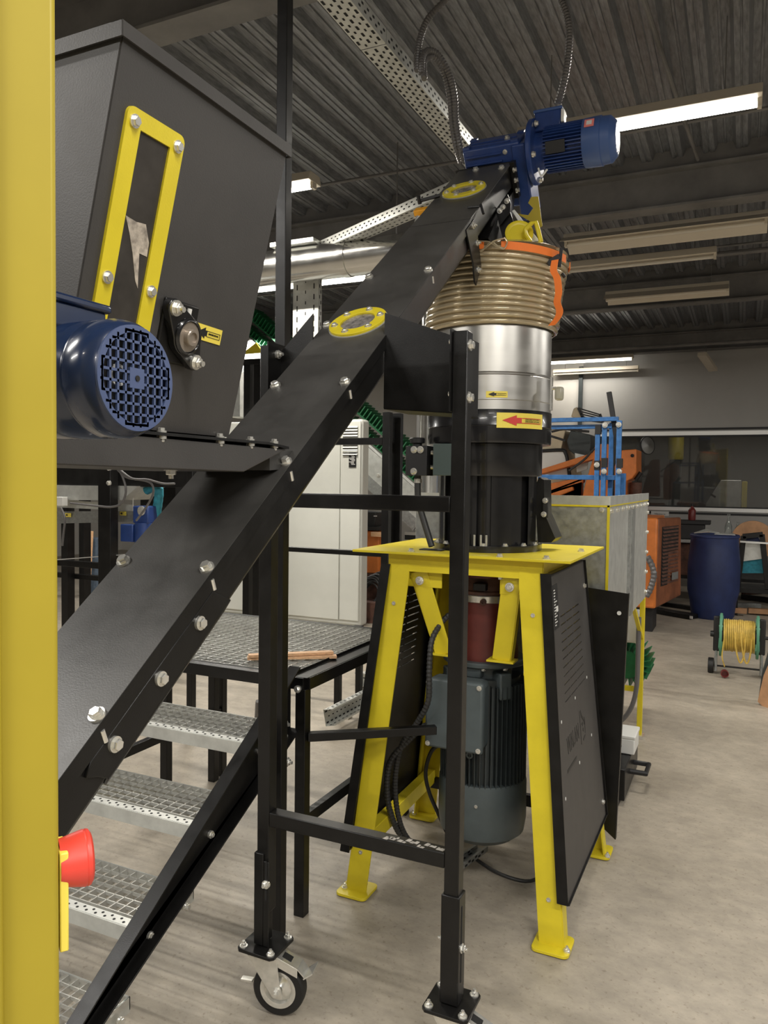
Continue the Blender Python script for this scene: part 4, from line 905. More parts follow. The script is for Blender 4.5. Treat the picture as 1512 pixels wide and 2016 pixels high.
# ribbed conduits hanging under the table
cc = [px(x, y, 1, yy) for x, y, yy in ((884, 1210, 2.72), (868, 1228, 2.68), (850, 1262, 2.62), (845, 1320, 2.60), (843, 1380, 2.60), (820, 1425, 2.62), (790, 1470, 2.66), (778, 1540, 2.70), (785, 1610, 2.74), (806, 1655, 2.80), (850, 1690, 2.86))]
hose('ribbed_conduit', cc, .0105, 'cabled', mill)
cc = [px(x, y, 1, yy) for x, y, yy in ((872, 1415, 2.72), (835, 1430, 2.66), (800, 1462, 2.66), (768, 1500, 2.66), (762, 1560, 2.68), (772, 1610, 2.72), (792, 1648, 2.78), (830, 1680, 2.86), (880, 1690, 2.95))]
hose('ribbed_conduit', cc, .0115, 'cabled', mill)
cc = [px(x, y, 1, yy) for x, y, yy in ((875, 1462, 2.80), (850, 1478, 2.84), (838, 1520, 2.88), (845, 1560, 2.90), (862, 1600, 2.92), (880, 1640, 2.95))]
hose('black_cable', cc, .008, 'cabled', mill, step=.02, ridge=0)
# ================================================================== ACCESS PLATFORM AND STAIRS
ZP = .855; PX0, PX1, PY0, PY1 = -2.45, -1.375, 2.315, 3.24
def grate(m, x0, x1, y0, y1, z, px_, py_, h=.022, t=.0028):
    n = int(round((x1-x0)/px_)); 
    for i in range(n+1): m.box((x0+(x1-x0)*i/n, (y0+y1)/2, z-h/2), (t, y1-y0, h))
    n = int(round((y1-y0)/py_))
    for i in range(n+1): m.box(((x0+x1)/2, y0+(y1-y0)*i/n, z-h/4), (x1-x0, t, h/2))
pf = thing('access_platform', ((PX0+PX1)/2, (PY0+PY1)/2, 0), 'low black-framed platform topped with galvanised grating', 'platform')
b = MB(); grate(b, PX0+.03, PX1-.05, PY0+.03, PY1-.03, ZP+.002, .044, .034, h=.020, t=.0030); b.build('grating', 'grating', pf)
b = MB()
for (p, q) in (((PX0, PY0), (PX1, PY0)), ((PX0, PY1), (PX1, PY1)), ((PX0, PY0), (PX0, PY1)), ((PX1, PY0), (PX1, PY1))): b.bar((p[0], p[1], ZP-.022), (q[0], q[1], ZP-.022), .035, .042)
b.span((PX1-.048, PY0-.01, ZP-.002), (PX1+.012, PY1, ZP+.0005)); b.span((PX1-.052, PY0, ZP), (PX1-.048, PY1, ZP+.012))
b.build('frame', 'black', pf, .002)
for (lx, ly) in ((PX1-.01, PY0), (PX0+.02, PY0+.5), (PX0+.02, PY1), (PX1-.015, PY1)): MB().span((lx-.02, ly-.02, 0), (lx+.02, ly+.02, ZP-.04)).build('leg', 'black', pf, .002)
p = px(420, 1450, 1, 3.16); MB().span((-2.44, 3.14, 0), (-2.40, 3.18, ZP-.04)).build('leg', 'black', pf, .002)
MB().bar((PX1-.01, PY0, .34), (PX1-.01, PY1, .335), .03, .04).build('brace', 'black', pf, .002)
MB().bar((PX1+.01, PY0, .645), (-.99, PY0+.28, .645), .03, .03).build('brace', 'black', pf, .002)
MB().bar((PX0+.02, PY0, .34), (PX0+.02, PY1, .34), .03, .04).build('brace', 'black', pf, .002)
bolt(pf, (PX1-.02, PY0-.022, ZP-.04), (0, -1, 0), .010); bolt(pf, (PX1+.012, PY0-.0, .335), (1, 0, 0), .008)
for i, (x_, y_, l, a, w, lab) in enumerate(((-1.62, 2.50, .30, -.22, .045, 'pale raw wood slat lying on the platform grating, lower of two'), (-1.66, 2.53, .28, -.10, .04, 'pale raw wood slat lying on the platform grating, resting across the other'))):
    P1 = px((560, 562)[i], (1294, 1288)[i], 2, ZP+.014+.012*i); P2 = px((662, 655)[i], (1292, 1284)[i], 2, ZP+.012+.012*i)
    d = (P2-P1).normalized(); P1 = P1-d*.14
    tag(MB().bar(P1, P2, (.035, .03)[i], .010).build('wooden_stick', 'wood'), lab, 'wooden stick', 'wooden sticks on the platform')
# stairs
RU, RI = .2605, .171; SX1 = -1.425; SX0 = -2.20
sc = thing('staircase', ((SX0+SX1)/2, 1.6, 0), 'black stringer stairs with galvanised grating treads, leading up to the platform', 'stairs')
for k in range(1, 5):
    vn = 2.327-k*RU; z = ZP-k*RI
    t = MB(); grate(t, SX0+.01, SX1-.012, vn+.045, vn+.235, z, .036, .033, h=.020, t=.0028)
    tr = t.build('tread', 'grating', sc)
    b = MB(); b.span((SX0+.01, vn-.003, z-.042), (SX1-.012, vn+.002, z)); b.span((SX0+.01, vn+.0, z-.0015), (SX1-.012, vn+.030, z+.0015)); b.span((SX0+.01, vn+.030, z-.012), (SX1-.012, vn+.033, z)); b.span((SX0+.01, vn+.237, z-.035), (SX1-.012, vn+.240, z))
    b.span((SX1-.016, vn, z-.042), (SX1-.012, vn+.24, z)); b.build('tread_nosing', 'galvlight', tr)
    b = MB(); n = 21
    for i in range(n):
        for j in range(2): b.lathe([(0, 0), (.0042, 0), (.0042, .0006), (0, .0006)], (SX0+.03+(SX1-SX0-.06)*(i+.5*j)/n, vn+.010+.011*j, z+.0016), (0, 0, 1), 8)
    b.build('tread_holes', 'dark', tr)
sl = RI/RU
def zst(v): return ZP-.02+(v-2.29)*sl
for xs, xe in ((SX1-.008, SX1), (SX0, SX0+.008)):
    b = MB(); b.slab([((xs+xe)/2, 2.30, zst(2.30)+.05), ((xs+xe)/2, 2.30, zst(2.30)-.17), ((xs+xe)/2, 1.05, max(0, zst(1.05)-.17)), ((xs+xe)/2, .98, 0), ((xs+xe)/2, .86, 0), ((xs+xe)/2, .90, zst(.90)+.05)], .006)
    sg = 1 if xs > -1.6 else -1
    b.bar(((xs+xe)/2+sg*.02, 2.30, zst(2.30)+.05), ((xs+xe)/2+sg*.02, .90, zst(.90)+.05), .045, .005, up=(0, 0, 1))
    b.bar(((xs+xe)/2+sg*.02, 2.30, zst(2.30)-.17), ((xs+xe)/2+sg*.02, 1.0, max(.01, zst(1.0)-.17)), .045, .005, up=(0, 0, 1))
    s_ = b.build('stringer', 'black', sc, .001)
    if sg > 0:
        for k in range(1, 5):
            vn = 2.327-k*RU; z = ZP-k*RI
            bolt(s_, (xe+.004, vn+.04, z-.035), (1, 0, 0), .0085); bolt(s_, (xe+.004, vn+.19, z-.03), (1, 0, 0), .0085)
bolt(sc, (SX1+.004, 2.25, .70), (1, 0, 0), .012, nut=True); bolt(sc, (SX1+.004, 2.27, .56), (1, 0, 0), .012, nut=True)
# cable trays under and behind the platform on the floor
def tray(name, a, b_, w, h, label, up=(0, 0, 1), pitch=.05, cat='cable tray', mat='galvlight', holes=True, parent=None, depth_side=1, slots=3):
    a = Vector(a); b_ = Vector(b_); d = (b_-a); L = d.length; d.normalize(); up = Vector(up); x = d.cross(up).normalized(); z = x.cross(d)
    R = Matrix((x, d, z)).transposed(); m = MB()
    m.box((a+b_)/2, (w, L, .0016), R)
    for s in (-1, 1): m.box((a+b_)/2+x*s*w/2+z*h/2, (.0016, L, h), R); m.box((a+b_)/2+x*s*(w/2-.004)+z*h, (.010, L, .002), R)
    o = m.build(name, mat)
    tag(o, label, cat, 'galvanised cable trays')
    if holes:
        k = MB(); n = int(L/pitch)
        for i in range(n):
            c = a+d*(i+.5)*pitch
            for j in range(slots):
                q = c+x*w*((j+.5)/slots-.5)+d*(pitch*.5 if j % 2 else 0)
                for zz in (-.0016, .0016): k.box(q+z*zz, (.009 if j % 2 == 0 else .007, pitch*(.5 if j % 2 == 0 else .3), .0008), R)
            for s in (-1, 1):
                for j in (.35, .7):
                    q = c+x*s*w/2+z*h*j+d*(pitch*.5 if j > .5 else 0); k.box(q, (.004, pitch*.32, .008), R)
        k.build('punched_slots', 'dark', o)
    return o
tray('cable_tray', (-2.27, 4.05, .10), (-2.24, 5.05, .10), .10, .06, 'galvanised punched cable tray lying on the floor behind the platform legs', up=(1, 0, .2))
tray('cable_tray', (-2.6, 5.15, .06), (-1.4, 5.15, .06), .10, .06, 'galvanised punched cable tray on the floor, running across behind the platform', up=(0, -1, .0))
# second frame legs beyond
fr2 = thing('equipment_table', (-2.2, 4.9, 0), 'black steel table frame with feet, standing on the floor beyond the platform', 'frame')
for (lx, ly) in ((-2.363, 4.39), (-2.34, 4.65), (-3.05, 4.62), (-1.75, 4.62)): MB().span((lx-.02, ly-.02, 0.012), (lx+.02, ly+.02, .56)).build('leg', 'black', fr2, .002)
MB().span((-3.07, 4.60, .50), (-1.73, 4.64, .54)).build('rail', 'black', fr2, .002); MB().span((-2.383, 4.37, .52), (-2.32, 4.67, .56)).build('rail', 'black', fr2, .002)
for (lx, ly) in ((-2.30, 4.39), (-2.29, 4.65)): MB().span((lx-.04, ly-.03, 0), (lx+.03, ly+.03, .010)).build('foot_plate', 'zinc', fr2)
# grey cable on the floor
tag(hose('cable', [(-3.4, 3.6, .012), (-3.0, 3.7, .012), (-2.75, 3.75, .02), (-2.55, 3.7, .10), (-2.45, 3.6, .30)], .012, 'conduit', None, ridge=0), 'grey cable curving across the floor under the platform', 'cable')
tag(hose('cable', [px(x, y, 2, .010) for x, y in ((925, 1680), (945, 1697), (975, 1716), (1010, 1730), (1040, 1735), (1062, 1728))], .007, 'cabled', None, ridge=0, step=.02), 'black cable on the floor beneath the hanging grey motor', 'cable')
tag(tray('mesh_tray', tuple(px(900, 1708, 2, .03)), tuple(px(950, 1672, 2, .03)), .05, .02, 'short dark cable tray on the floor under the hanging grey motor', mat='galv'), cat='cable tray')
# tall post and guard frame
tag(MB().span((-1.383, 2.115, 0), (-1.346, 2.152, 3.48)).build('steel_post', 'black', None, .002), 'slim black steel post rising from floor to roof beam behind the hopper', 'post')
gf = thing('guard_frame', (-1.9, 3.6, 0), 'black tubular guard frame between platform and yellow mill stand', 'frame')
MB().span((-1.685, 3.58, 0), (-1.645, 3.62, 1.90)).build('upright', 'black', gf, .002); MB().span((-1.685, 3.67, 0), (-1.62, 3.70, 1.90)).build('upright', 'black', gf, .002)
MB().span((-2.9, 3.58, 1.735), (-1.685, 3.62, 1.770)).build('rail', 'black', gf, .002); MB().span((-2.9, 3.58, 1.155), (-1.685, 3.62, 1.180)).build('rail', 'black', gf, .002); MB().span((-2.94, 3.58, 0), (-2.90, 3.62, 1.8)).build('upright', 'black', gf, .002)

# ================================================================== OVERHEAD TRAYS, DUCT, CONDUITS
tray('cable_tray', (-1.325, 1.5, 3.2), (-1.325, 2.69, 3.2), .105, .055, 'galvanised punched cable tray overhead, section nearest the camera', pitch=.045, slots=5)
tray('cable_tray', (-1.325, 2.695, 3.2), (-1.315, 4.3, 3.2), .105, .055, 'galvanised punched cable tray overhead, section passing above the gearmotor', pitch=.045, slots=5)
tray('cable_tray', (-1.45, 4.20, 3.2), (-3.15, 5.12, 3.2), .12, .06, 'galvanised cable tray branching diagonally off towards the silver duct', pitch=.05, slots=3)
tray('cable_tray', (-3.03, 5.05, 2.40), (-3.03, 5.05, 3.18), .22, .05, 'vertical galvanised ladder-punched tray dropping below the silver duct', up=(0, 1, 0), pitch=.08, slots=3)
o = MB().lathe([(.122, 0), (.122, 3.9), (.118, 3.9), (.118, 0)], (-5.9, 4.86, 3.11), (1, 0, 0), 40).build('ventilation_duct', 'pipe'); tag(o, 'horizontal silver ventilation duct under the roof behind the conveyor', 'duct')
for dx in (-4.0, -2.6): MB().lathe([(.127, 0), (.127, .05)], (dx, 4.86, 3.11), (1, 0, 0), 40).build('duct_collar', 'pipe', o)
for dx in (-4.6, -2.2): MB().cyl((dx, 4.86, 3.23), (dx, 4.86, ZC), .005, 6).build('duct_hanger', 'beam', o)
MB().box((-2.98, 4.87, 3.245), (.36, .22, .03)).build('duct_saddle', 'galvlight', o)
o = MB().lathe([(.085, 0), (.085, 3.1)], (-2.28, 5.76, .0), (0, 0, 1), 36).build('vertical_pipe', 'pipe'); tag(o, 'vertical stainless pipe behind the oil reservoir, left of the mill', 'pipe')
def cond(pts, r, lab, v=3.1, **k):
    q = [px(x, y, 1, vv) for x, y, vv in pts]; return tag(hose('ribbed_conduit', q, r, 'conduit', None, step=.006, ridge=.12, n=12), lab, 'conduit', 'ribbed conduits by the overhead tray')
cond([(1098, 205, 3.11), (1108, 170, 3.1), (1118, 115, 3.1), (1120, 50, 3.1), (1104, -5, 3.1), (1080, -60, 3.1)], .0135, 'grey ribbed conduit rising from the raised motor terminal box')
cond([(905, -30, 2.9), (875, 2, 2.9), (842, 38, 2.9), (826, 80, 2.88), (821, 118, 2.86), (821, 140, 2.85)], .0125, 'grey ribbed conduit looping from the tray up out of the picture')
cond([(830, 145, 2.84), (831, 115, 2.86), (842, 100, 2.9), (862, 108, 2.95), (884, 145, 3.0), (895, 190, 3.02), (898, 240, 3.05), (906, 290, 3.1), (914, 318, 3.16)], .0125, 'grey ribbed conduit arching from the tray to behind the gearbox, outer of the pair')
cond([(835, 155, 2.84), (834, 125, 2.88), (845, 112, 2.92), (862, 118, 2.96), (877, 150, 3.01), (886, 195, 3.03), (890, 245, 3.06), (899, 292, 3.11), (908, 320, 3.18)], .0125, 'grey ribbed conduit arching from the tray to behind the gearbox, inner of the pair')

# ================================================================== LEFT BACKGROUND
cb = thing('switch_cabinet', (-4.6, 7.45, 0), 'tall light grey steel cabinet standing behind the platform', 'cabinet')
MB().span((-5.45, 7.2, 0), (-3.62, 7.38, 2.19)).build('cabinet_body', 'cab', cb, .03)
MB().span((-5.42, 7.18, .06), (-3.872, 7.2, 2.17)).build('cabinet_door', 'cab', cb, .004); MB().span((-3.864, 7.18, .06), (-3.63, 7.2, 2.17)).build('side_panel', 'cab', cb, .01)
lv = MB(); ld = MB()
for k in range(9):
    z_ = 2.115-k*.030; lv.slab([(-3.835, 7.178, z_), (-3.66, 7.178, z_), (-3.66, 7.165, z_-.018), (-3.835, 7.165, z_-.018)], .002); ld.span((-3.835, 7.176, z_-.026), (-3.66, 7.1785, z_-.018))
for k in range(2):
    z_ = 1.86-k*.028; lv.slab([(-3.835, 7.178, z_), (-3.66, 7.178, z_), (-3.66, 7.165, z_-.018), (-3.835, 7.165, z_-.018)], .002); ld.span((-3.835, 7.176, z_-.026), (-3.66, 7.1785, z_-.018))
lv.build('louvre', 'cab', cb); ld.build('louvre_gap', 'conduit', cb)
c = px(694, 905, 1, 7.176); MB().box(c, (.085, .004, .16)).build('name_plate', 'blackmat', cb)
b = MB()
for k in range(9): b.box(c+Vector((-.01+.01*(k % 3), -.003, .055-k*.013)), (.03+.035*random.random(), .001, .006))
b.build('plate_print', 'paper', cb)
# inclined cleated conveyor behind the cabinet
VC = 8.5; A = px(470, 640, 1, VC); B = px(860, 985, 1, VC); d = (B-A).normalized(); nz = Vector((0, 1, 0)).cross(d)*-1
if nz[2] < 0: nz = -nz
ic = thing('inclined_conveyor', (B[0], VC, 0), 'galvanised inclined belt conveyor with green cleats behind the grey cabinet', 'conveyor')
up_ = nz
MB().bar(A+up_*-.20, B+up_*-.20, .02, .26, up=up_).build('side_frame', 'galvlight', ic); MB().bar(A+up_*-.40, B+up_*-.40, .03, .14, up=up_).build('lower_frame', 'galv', ic)
MB().bar(A+up_*-.05+Vector((0, .02, 0)), B+up_*-.05+Vector((0, .02, 0)), .03, .03, up=up_).build('edge_strip', 'alu', ic)
b = MB(); L = (B-A).length; n = int(L/.055)
for i in range(n):
    c = A+d*(i+.5)*.055
    b.box(c+up_*.03+Vector((0, .15, 0)), (.012, .28, .075), Matrix((d, Vector((0, 1, 0)), up_)).transposed()); 
b.bar(A+up_*-.012+Vector((0, .15, 0)), B+up_*-.012+Vector((0, .15, 0)), .28, .01, up=up_)
b.build('cleated_belt', 'green', ic)
b = MB()
for i in range(n):
    c = A+d*(i+.5)*.055; b.box(c+up_*.23+Vector((0, .15, 0)), (.014, .28, .12), Matrix((d, Vector((0, 1, 0)), up_)).transposed())
b.bar(A+up_*.16+Vector((0, .15, 0)), B+up_*.16+Vector((0, .15, 0)), .28, .02, up=up_); b.build('return_belt', 'green', ic)
for i in range(5): bolt(ic, A+d*(1.6+i*.42)+up_*-.25+Vector((0, -.02, 0)), (0, -1, 0), .018)
MB().span((B[0]-.6, VC-.05, 0), (B[0]-.52, VC+.03, B[2])).build('support_leg', 'black', ic); MB().span((A[0]+.4, VC+.05, 0), (A[0]+.48, VC+.13, A[2]-.6)).build('support_leg', 'black', ic)
# discharge head with yellow triangle guard seen left of the slim post
c = px(505, 700, 1, 6.2); hd = thing('discharge_hood', (c[0], 6.2, 0), 'galvanised hood with yellow triangular guard, seen left of the slim post', 'machine')
MB().slab([px(486, 690, 1, 6.2), px(505, 675, 1, 6.2), px(519, 694, 1, 6.2), px(484, 697, 1, 6.2)], .02).build('yellow_guard', 'yellow', hd)
MB().bar(px(470, 714, 1, 6.1), px(528, 711, 1, 6.1), .05, .05).build('cross_rail', 'black', hd)
for x_ in (492, 512): q = px(x_, 716, 1, 6.15); MB().span((q[0]-.035, 6.1, 0), (q[0]+.035, 6.17, q[2])).build('upright', 'black', hd)
MB().slab([px(470, 742, 1, 6.4), px(487, 736, 1, 6.4), px(487, 822, 1, 6.4), px(455, 822, 1, 6.4)], .25).build('hood_panel', 'galvlight', hd)
# sorting machine seen below the hopper
VM = 4.55
sm = thing('sorting_machine', (-4.5, 4.7, 0), 'galvanised trough machine in black frame with blue gearmotor and teal hose, below the hopper', 'machine')
def P5(x, y, v=VM): return px(x, y, 1, v)
MB().slab([P5(100, 955), P5(300, 957), P5(268, 984), P5(100, 984)], .30).build('trough', 'galvlight', sm)
MB().slab([P5(100, 982, 4.5), P5(262, 994, 4.5), P5(262, 1006, 4.5), P5(100, 998, 4.5)], .02).build('trough_side', 'galvlight', sm)
MB().slab([P5(100, 1007, 4.5), P5(270, 1006, 4.5), P5(262, 1027, 4.5), P5(100, 1031, 4.5)], .02).build('chute_plate', 'galv', sm)
for x_ in (222, 262): MB().cyl(P5(x_, 980, 4.48), P5(x_, 1006, 4.48), .004, 8).build('tie_rod', 'zinc', sm)
for (x0_, x1_, v_) in ((193, 217, 4.3), (120, 132, 4.7), (155, 165, 4.9), (345, 372, 5.2), (312, 330, 5.6)):
    a_, b_2 = px(x0_, 1000, 1, v_), px(x1_, 1000, 1, v_); MB().span((a_[0], v_, 0), (b_2[0], v_+.08, 2.0 if x0_ < 300 else 1.75)).build('upright', 'black', sm, .002)
for (xa, ya, xb, yb_, v_, hh_) in ((100, 935, 400, 938, 4.45, .16), (100, 1106, 280, 1094, 4.40, .045), (100, 1130, 240, 1126, 4.8, .04), (100, 915, 400, 915, 5.4, .12), (280, 1000, 400, 1000, 5.6, .5)):
    p1_, p2_ = P5(xa, ya, v_), P5(xb, yb_, v_); p2_[2] = p1_[2]; MB().bar(p1_, p2_, .05, hh_).build('cross_rail', 'black', sm, .002)
MB().bar(P5(100, 1103, 4.37)+Vector((0, 0, 0)), P5(268, 1090, 4.37), .02, .006).build('bright_edge', 'alu', sm)
for (x_, y_) in ((214, 922), (214, 951)): bolt(sm, P5(x_, y_, 4.29), (0, -1, 0), .014)
c = P5(268, 1046, 4.45); gm = MB().cyl(c+Vector((.10, 0, .07)), c+Vector((.10, 0, -.12)), .085, 20).build('small_gearmotor', 'blue', sm); MB().box(c+Vector((-.02, -.03, -.01)), (.12, .10, .13)).build('terminal_box', 'blue', gm, .006); MB().box(c+Vector((.10, 0, .13)), (.15, .13, .13)).build('gear_housing', 'blue', gm, .01)
MB().lathe([(.035, 0), (.035, .01), (.02, .015), (0, .015)], c+Vector((.12, -.07, .16)), (0, -1, 0), 20).build('output_cap', 'zinc', gm)
hose_ = hose('textile_hose', [P5(288, 966, 4.5), P5(305, 958, 4.5), P5(313, 965, 4.5), P5(311, 990, 4.5), P5(306, 1025, 4.5), P5(305, 1040, 4.5)], .034, 'teal', sm, step=.02, ridge=.03)
for pts in ([(228, 920), (240, 935), (248, 965), (240, 990), (220, 998), (190, 996), (135, 990)], [(232, 925), (250, 940), (280, 945), (298, 952), (302, 970), (290, 995), (272, 1020), (264, 1030)], [(232, 922), (260, 942), (290, 944), (320, 952), (345, 952)], [(120, 1000), (128, 1020), (125, 1050), (122, 1080)]):
    hose('cable', [P5(x, y, 4.22) for x, y in pts], .008, 'conduit', sm, step=.03, ridge=0)
MB().box(P5(122, 987, 4.35), (.07, .05, .07)).build('junction_box', 'white', sm, .004)
sticker(sm, P5(242, 1011, 4.47), (1, 0, 0), (0, 0, 1), .065, .030, words=[]); sticker(sm, P5(134, 1014, 4.47), (1, 0, 0), (0, 0, 1), .065, .030, words=[])
MB().slab([P5(250, 925, 5.0), P5(330, 925, 5.0), P5(305, 935, 5.0), P5(252, 931, 5.0)], .05).build('cover_plate', 'galvlight', sm)
MB().slab([P5(296, 936, 4.9), P5(334, 922, 4.9), P5(338, 925, 4.9), P5(310, 937, 4.9)], .03).build('white_strut', 'white', sm)
# broom and cloth behind the frame
t = thing('broom', tuple(px(177, 1180, 1, 6.6)), 'broom with pale wooden stick leaning behind the black frame', 'broom')
MB().cyl(P5(181, 1046, 6.5), P5(174, 1180, 6.5), .018, 10).build('broom_stick', 'wood', t); qz = P5(174, 1180, 6.5); MB().bar(qz, (qz[0], qz[1], .0), .10, .07, up=(1, 0, 0)).build('broom_head', 'blackmat', t)
o = MB(); o.slab([P5(166, 1058, 7.4), P5(196, 1058, 7.4), P5(196, 1110, 7.4), P5(192, 1180, 7.4), P5(182, 1182, 7.4), P5(178, 1130, 7.4), P5(172, 1180, 7.4), P5(165, 1182, 7.4)], .12)
tag(o.build('work_trousers', 'denim', None, .02), 'faded blue denim work trousers behind the black machine frame', 'trousers')
# pallet, tool case, orange crate and cable coil beyond the platform
c = px(735, 1080, 1, 7.9)
MB_ = MB().span((-4.05, 7.80, .50), (-3.70, 8.15, .98)).build('orange_crate', 'orange', None, .01); tag(MB_, 'orange steel crate right of the grey cabinet', 'crate')
tag(MB().span((-4.05, 7.80, .0), (-3.70, 8.15, .495)).build('rusty_block', 'rust', None, .01), 'rusty brown steel base underneath the orange crate', 'box')
q = [px(712, 1005, 1, 7.9), px(748, 1008, 1, 7.9), px(744, 1040, 1, 7.9), px(716, 1045, 1, 7.9)]
t = thing('tool_case', (q[3][0]+.1, 7.9, .985), 'black tool case standing on the orange crate', 'case')
MB().slab(q, .2).build('case_body', 'blackmat', t, .01); MB().box((q[3][0]+.1, 7.9, 1.01), (.34, .3, .04)).build('case_base', 'blackmat', t); MB().bar(px(736, 1016, 1, 7.78), px(742, 1016, 1, 7.78), .01, .01).build('case_latch', 'alu', t)
tag(MB().box(px(748, 1052, 1, 7.75), (.18, .1, .05)).build('wood_block', 'wood', None, .004), 'small light wood block on the orange crate', 'wood block')
b = MB()
for k in range(26):
    a = k*.12; c_ = px(728+random.uniform(-4, 4), 1168+random.uniform(-6, 6), 1, 7.62)
    b.tube(smooth_path([c_+Vector((math.cos(t_)*(.12+.004*k), -.0+.003*k+math.sin(t_)*.05, math.sin(t_+a*.3)*(.14+.004*k))) for t_ in [i*PI/5 for i in range(11)]], 2), .010, 6)
t = thing('cable_coil', (px(728, 1190, 1, 7.62)[0], 7.62, .22), 'bundle of coiled black cables beside the grey cabinet', 'cable coil'); b.build('coiled_cable', 'cabled', t)
MB().box((px(728, 1200, 1, 7.6)[0], 7.6, .11), (.3, .28, .22)).build('coil_stand', 'rust', t)
tg = thing('workbench', (-2.75, 8.6, 0), 'light bench with white board behind the yellow stand, beyond the guard frame', 'workbench')
MB().span((-3.9, 9.0, .86), (-2.75, 9.6, .90)).build('bench_top', 'wallw', tg); MB().span((-3.9, 9.0, .80), (-2.75, 9.04, .86)).build('bench_rail', 'blackmat', tg)
for x_ in (-3.85, -3.2): MB().span((x_, 9.02, 0), (x_+.05, 9.07, .8)).build('leg', 'blackmat', tg)
MB().span((-3.6, 9.5, .90), (-2.8, 9.53, 1.45)).build('back_board', 'wallw', tg)

# ================================================================== RIGHT BACKGROUND
gz = thing('galvanised_bin', (-.8, 4.15, 0), 'galvanised sheet bin on a thin yellow frame, behind the mill', 'bin')
ux = -.523; g0, g1 = 3.42, 4.90
b = MB(); b.slab([(ux, g0, .86), (ux, g0, 1.455), (ux, g1, 1.455), (ux, g1, .86)], .004); b.slab([(ux-.9, g1, .86), (ux-.9, g1, 1.455), (ux, g1, 1.455), (ux, g1, .86)], .004); b.slab([(ux-.9, g0, .86), (ux-.9, g0, 1.455), (ux-.9, g1, 1.455), (ux-.9, g1, .86)], .004)
b.slab([(ux-.9, g0, .86), (ux, g0, .86), (ux, g1, .86), (ux-.9, g1, .86)], .004); b.build('side_sheet', 'galvlight', gz)
b = MB(); b.slab([(ux-.9, g0, .7), (ux-.005, g0, .7), (ux-.005, g0, 1.455), (ux-.9, g0, 1.455)], .004); b.build('front_sheet', 'galv', gz)
b = MB(); b.slab([(ux+.003, g0, 1.455), (ux+.003, g1, 1.455), (ux+.003, g1, 1.495), (ux+.003, g0, 1.495)], .006); b.slab([(ux-.9, g0-.003, 1.455), (ux, g0-.003, 1.455), (ux, g0-.003, 1.495), (ux-.9, g0-.003, 1.495)], .006); b.build('rim', 'galvlight', gz)
b = MB(); b.span((ux-.9, g0-.008, 1.447), (ux+.004, g0, 1.455)); b.span((ux-.006, g0-.008, .80), (ux+.005, g0, 1.455)); b.span((ux, g0, 1.449), (ux+.006, g1, 1.455)); b.build('yellow_edge', 'yellow', gz)
b = MB(); b.span((ux+.001, g0+.62, .86), (ux+.012, g0+.645, 1.43)); b.span((ux+.001, g0+.74, .86), (ux+.008, g0+.85, 1.43)); b.build('stiffener', 'galv', gz)
for i in range(9): bolt(gz, (ux+.004, g0+.05+i*.172, 1.43), (1, 0, 0), .010)
for i in range(5): bolt(gz, (ux+.004, g1-.03, .90+i*.12), (1, 0, 0), .010)
for x_ in (ux-.03, ux-.30): bolt(gz, (x_, g0-.004, 1.435), (0, -1, 0), .009)
bolt(gz, (ux-.03, g0-.004, 1.05), (0, -1, 0), .009)
for (lx, ly) in ((ux-.01, g1-.02), (ux-.86, g1-.02), (ux-.86, g0+.06)):
    MB().span((lx-.015, ly-.015, .02), (lx+.015, ly+.015, .86)).build('leg', 'yellow', gz, .002); MB().span((lx-.04, ly-.04, 0), (lx+.03, ly+.03, .02)).build('foot', 'zinc', gz)
MB().bar((ux-.01, g1-.45, .86), (ux-.01, g1-.04, .62), .02, .02).build('brace', 'yellow', gz); MB().span((ux-.86, g1-.03, .28), (ux-.01, g1-.01, .31)).build('lower_rail', 'yellow', gz)
bw = thing('belt_pulley', (-.60, 5.2, .55), 'end of a green cleated belt curling round its roller behind the yellow leg', 'conveyor')
c = px(1262, 1302, 1, 5.2); b = MB(); 
for k in range(22):
    a = 2*PI*k/22; dv = Vector((math.cos(a), 0, math.sin(a))); b.box(c+Vector((-.07, 0, 0))+dv*.115, (.06, .28, .006), Matrix((dv, Vector((0, 1, 0)), dv.cross(Vector((0, 1, 0))))).transposed())
b.lathe([(.088, -.14), (.088, .14)], c+Vector((-.07, 0, 0)), (0, 1, 0), 24); b.build('cleated_belt', 'green', bw)
MB().bar(c+Vector((-.5, 0, .22)), c+Vector((-.1, 0, -.06)), .3, .05).build('side_frame', 'galvlight', bw); MB().bar(c+Vector((-.5, 0, .05)), c+Vector((-.14, 0, -.14)), .26, .04).build('yellow_strut', 'yellow', bw)
MB().box(px(1246, 1232, 1, 5.0), (.10, .12, .20)).build('motor_hood', 'white', bw, .02)
MB().span((-1.0, 5.15, 0), (-.96, 5.2, .6)).build('stand', 'black', bw)
tag(hose('cable', [px(x, y, 1, 4.75) for x, y in ((1258, 1215), (1256, 1290), (1254, 1345), (1246, 1385), (1230, 1412), (1205, 1430), (1170, 1436))], .014, 'conduit', None, ridge=0, step=.03), 'thick grey cable hanging beside the yellow leg of the galvanised bin', 'cable')
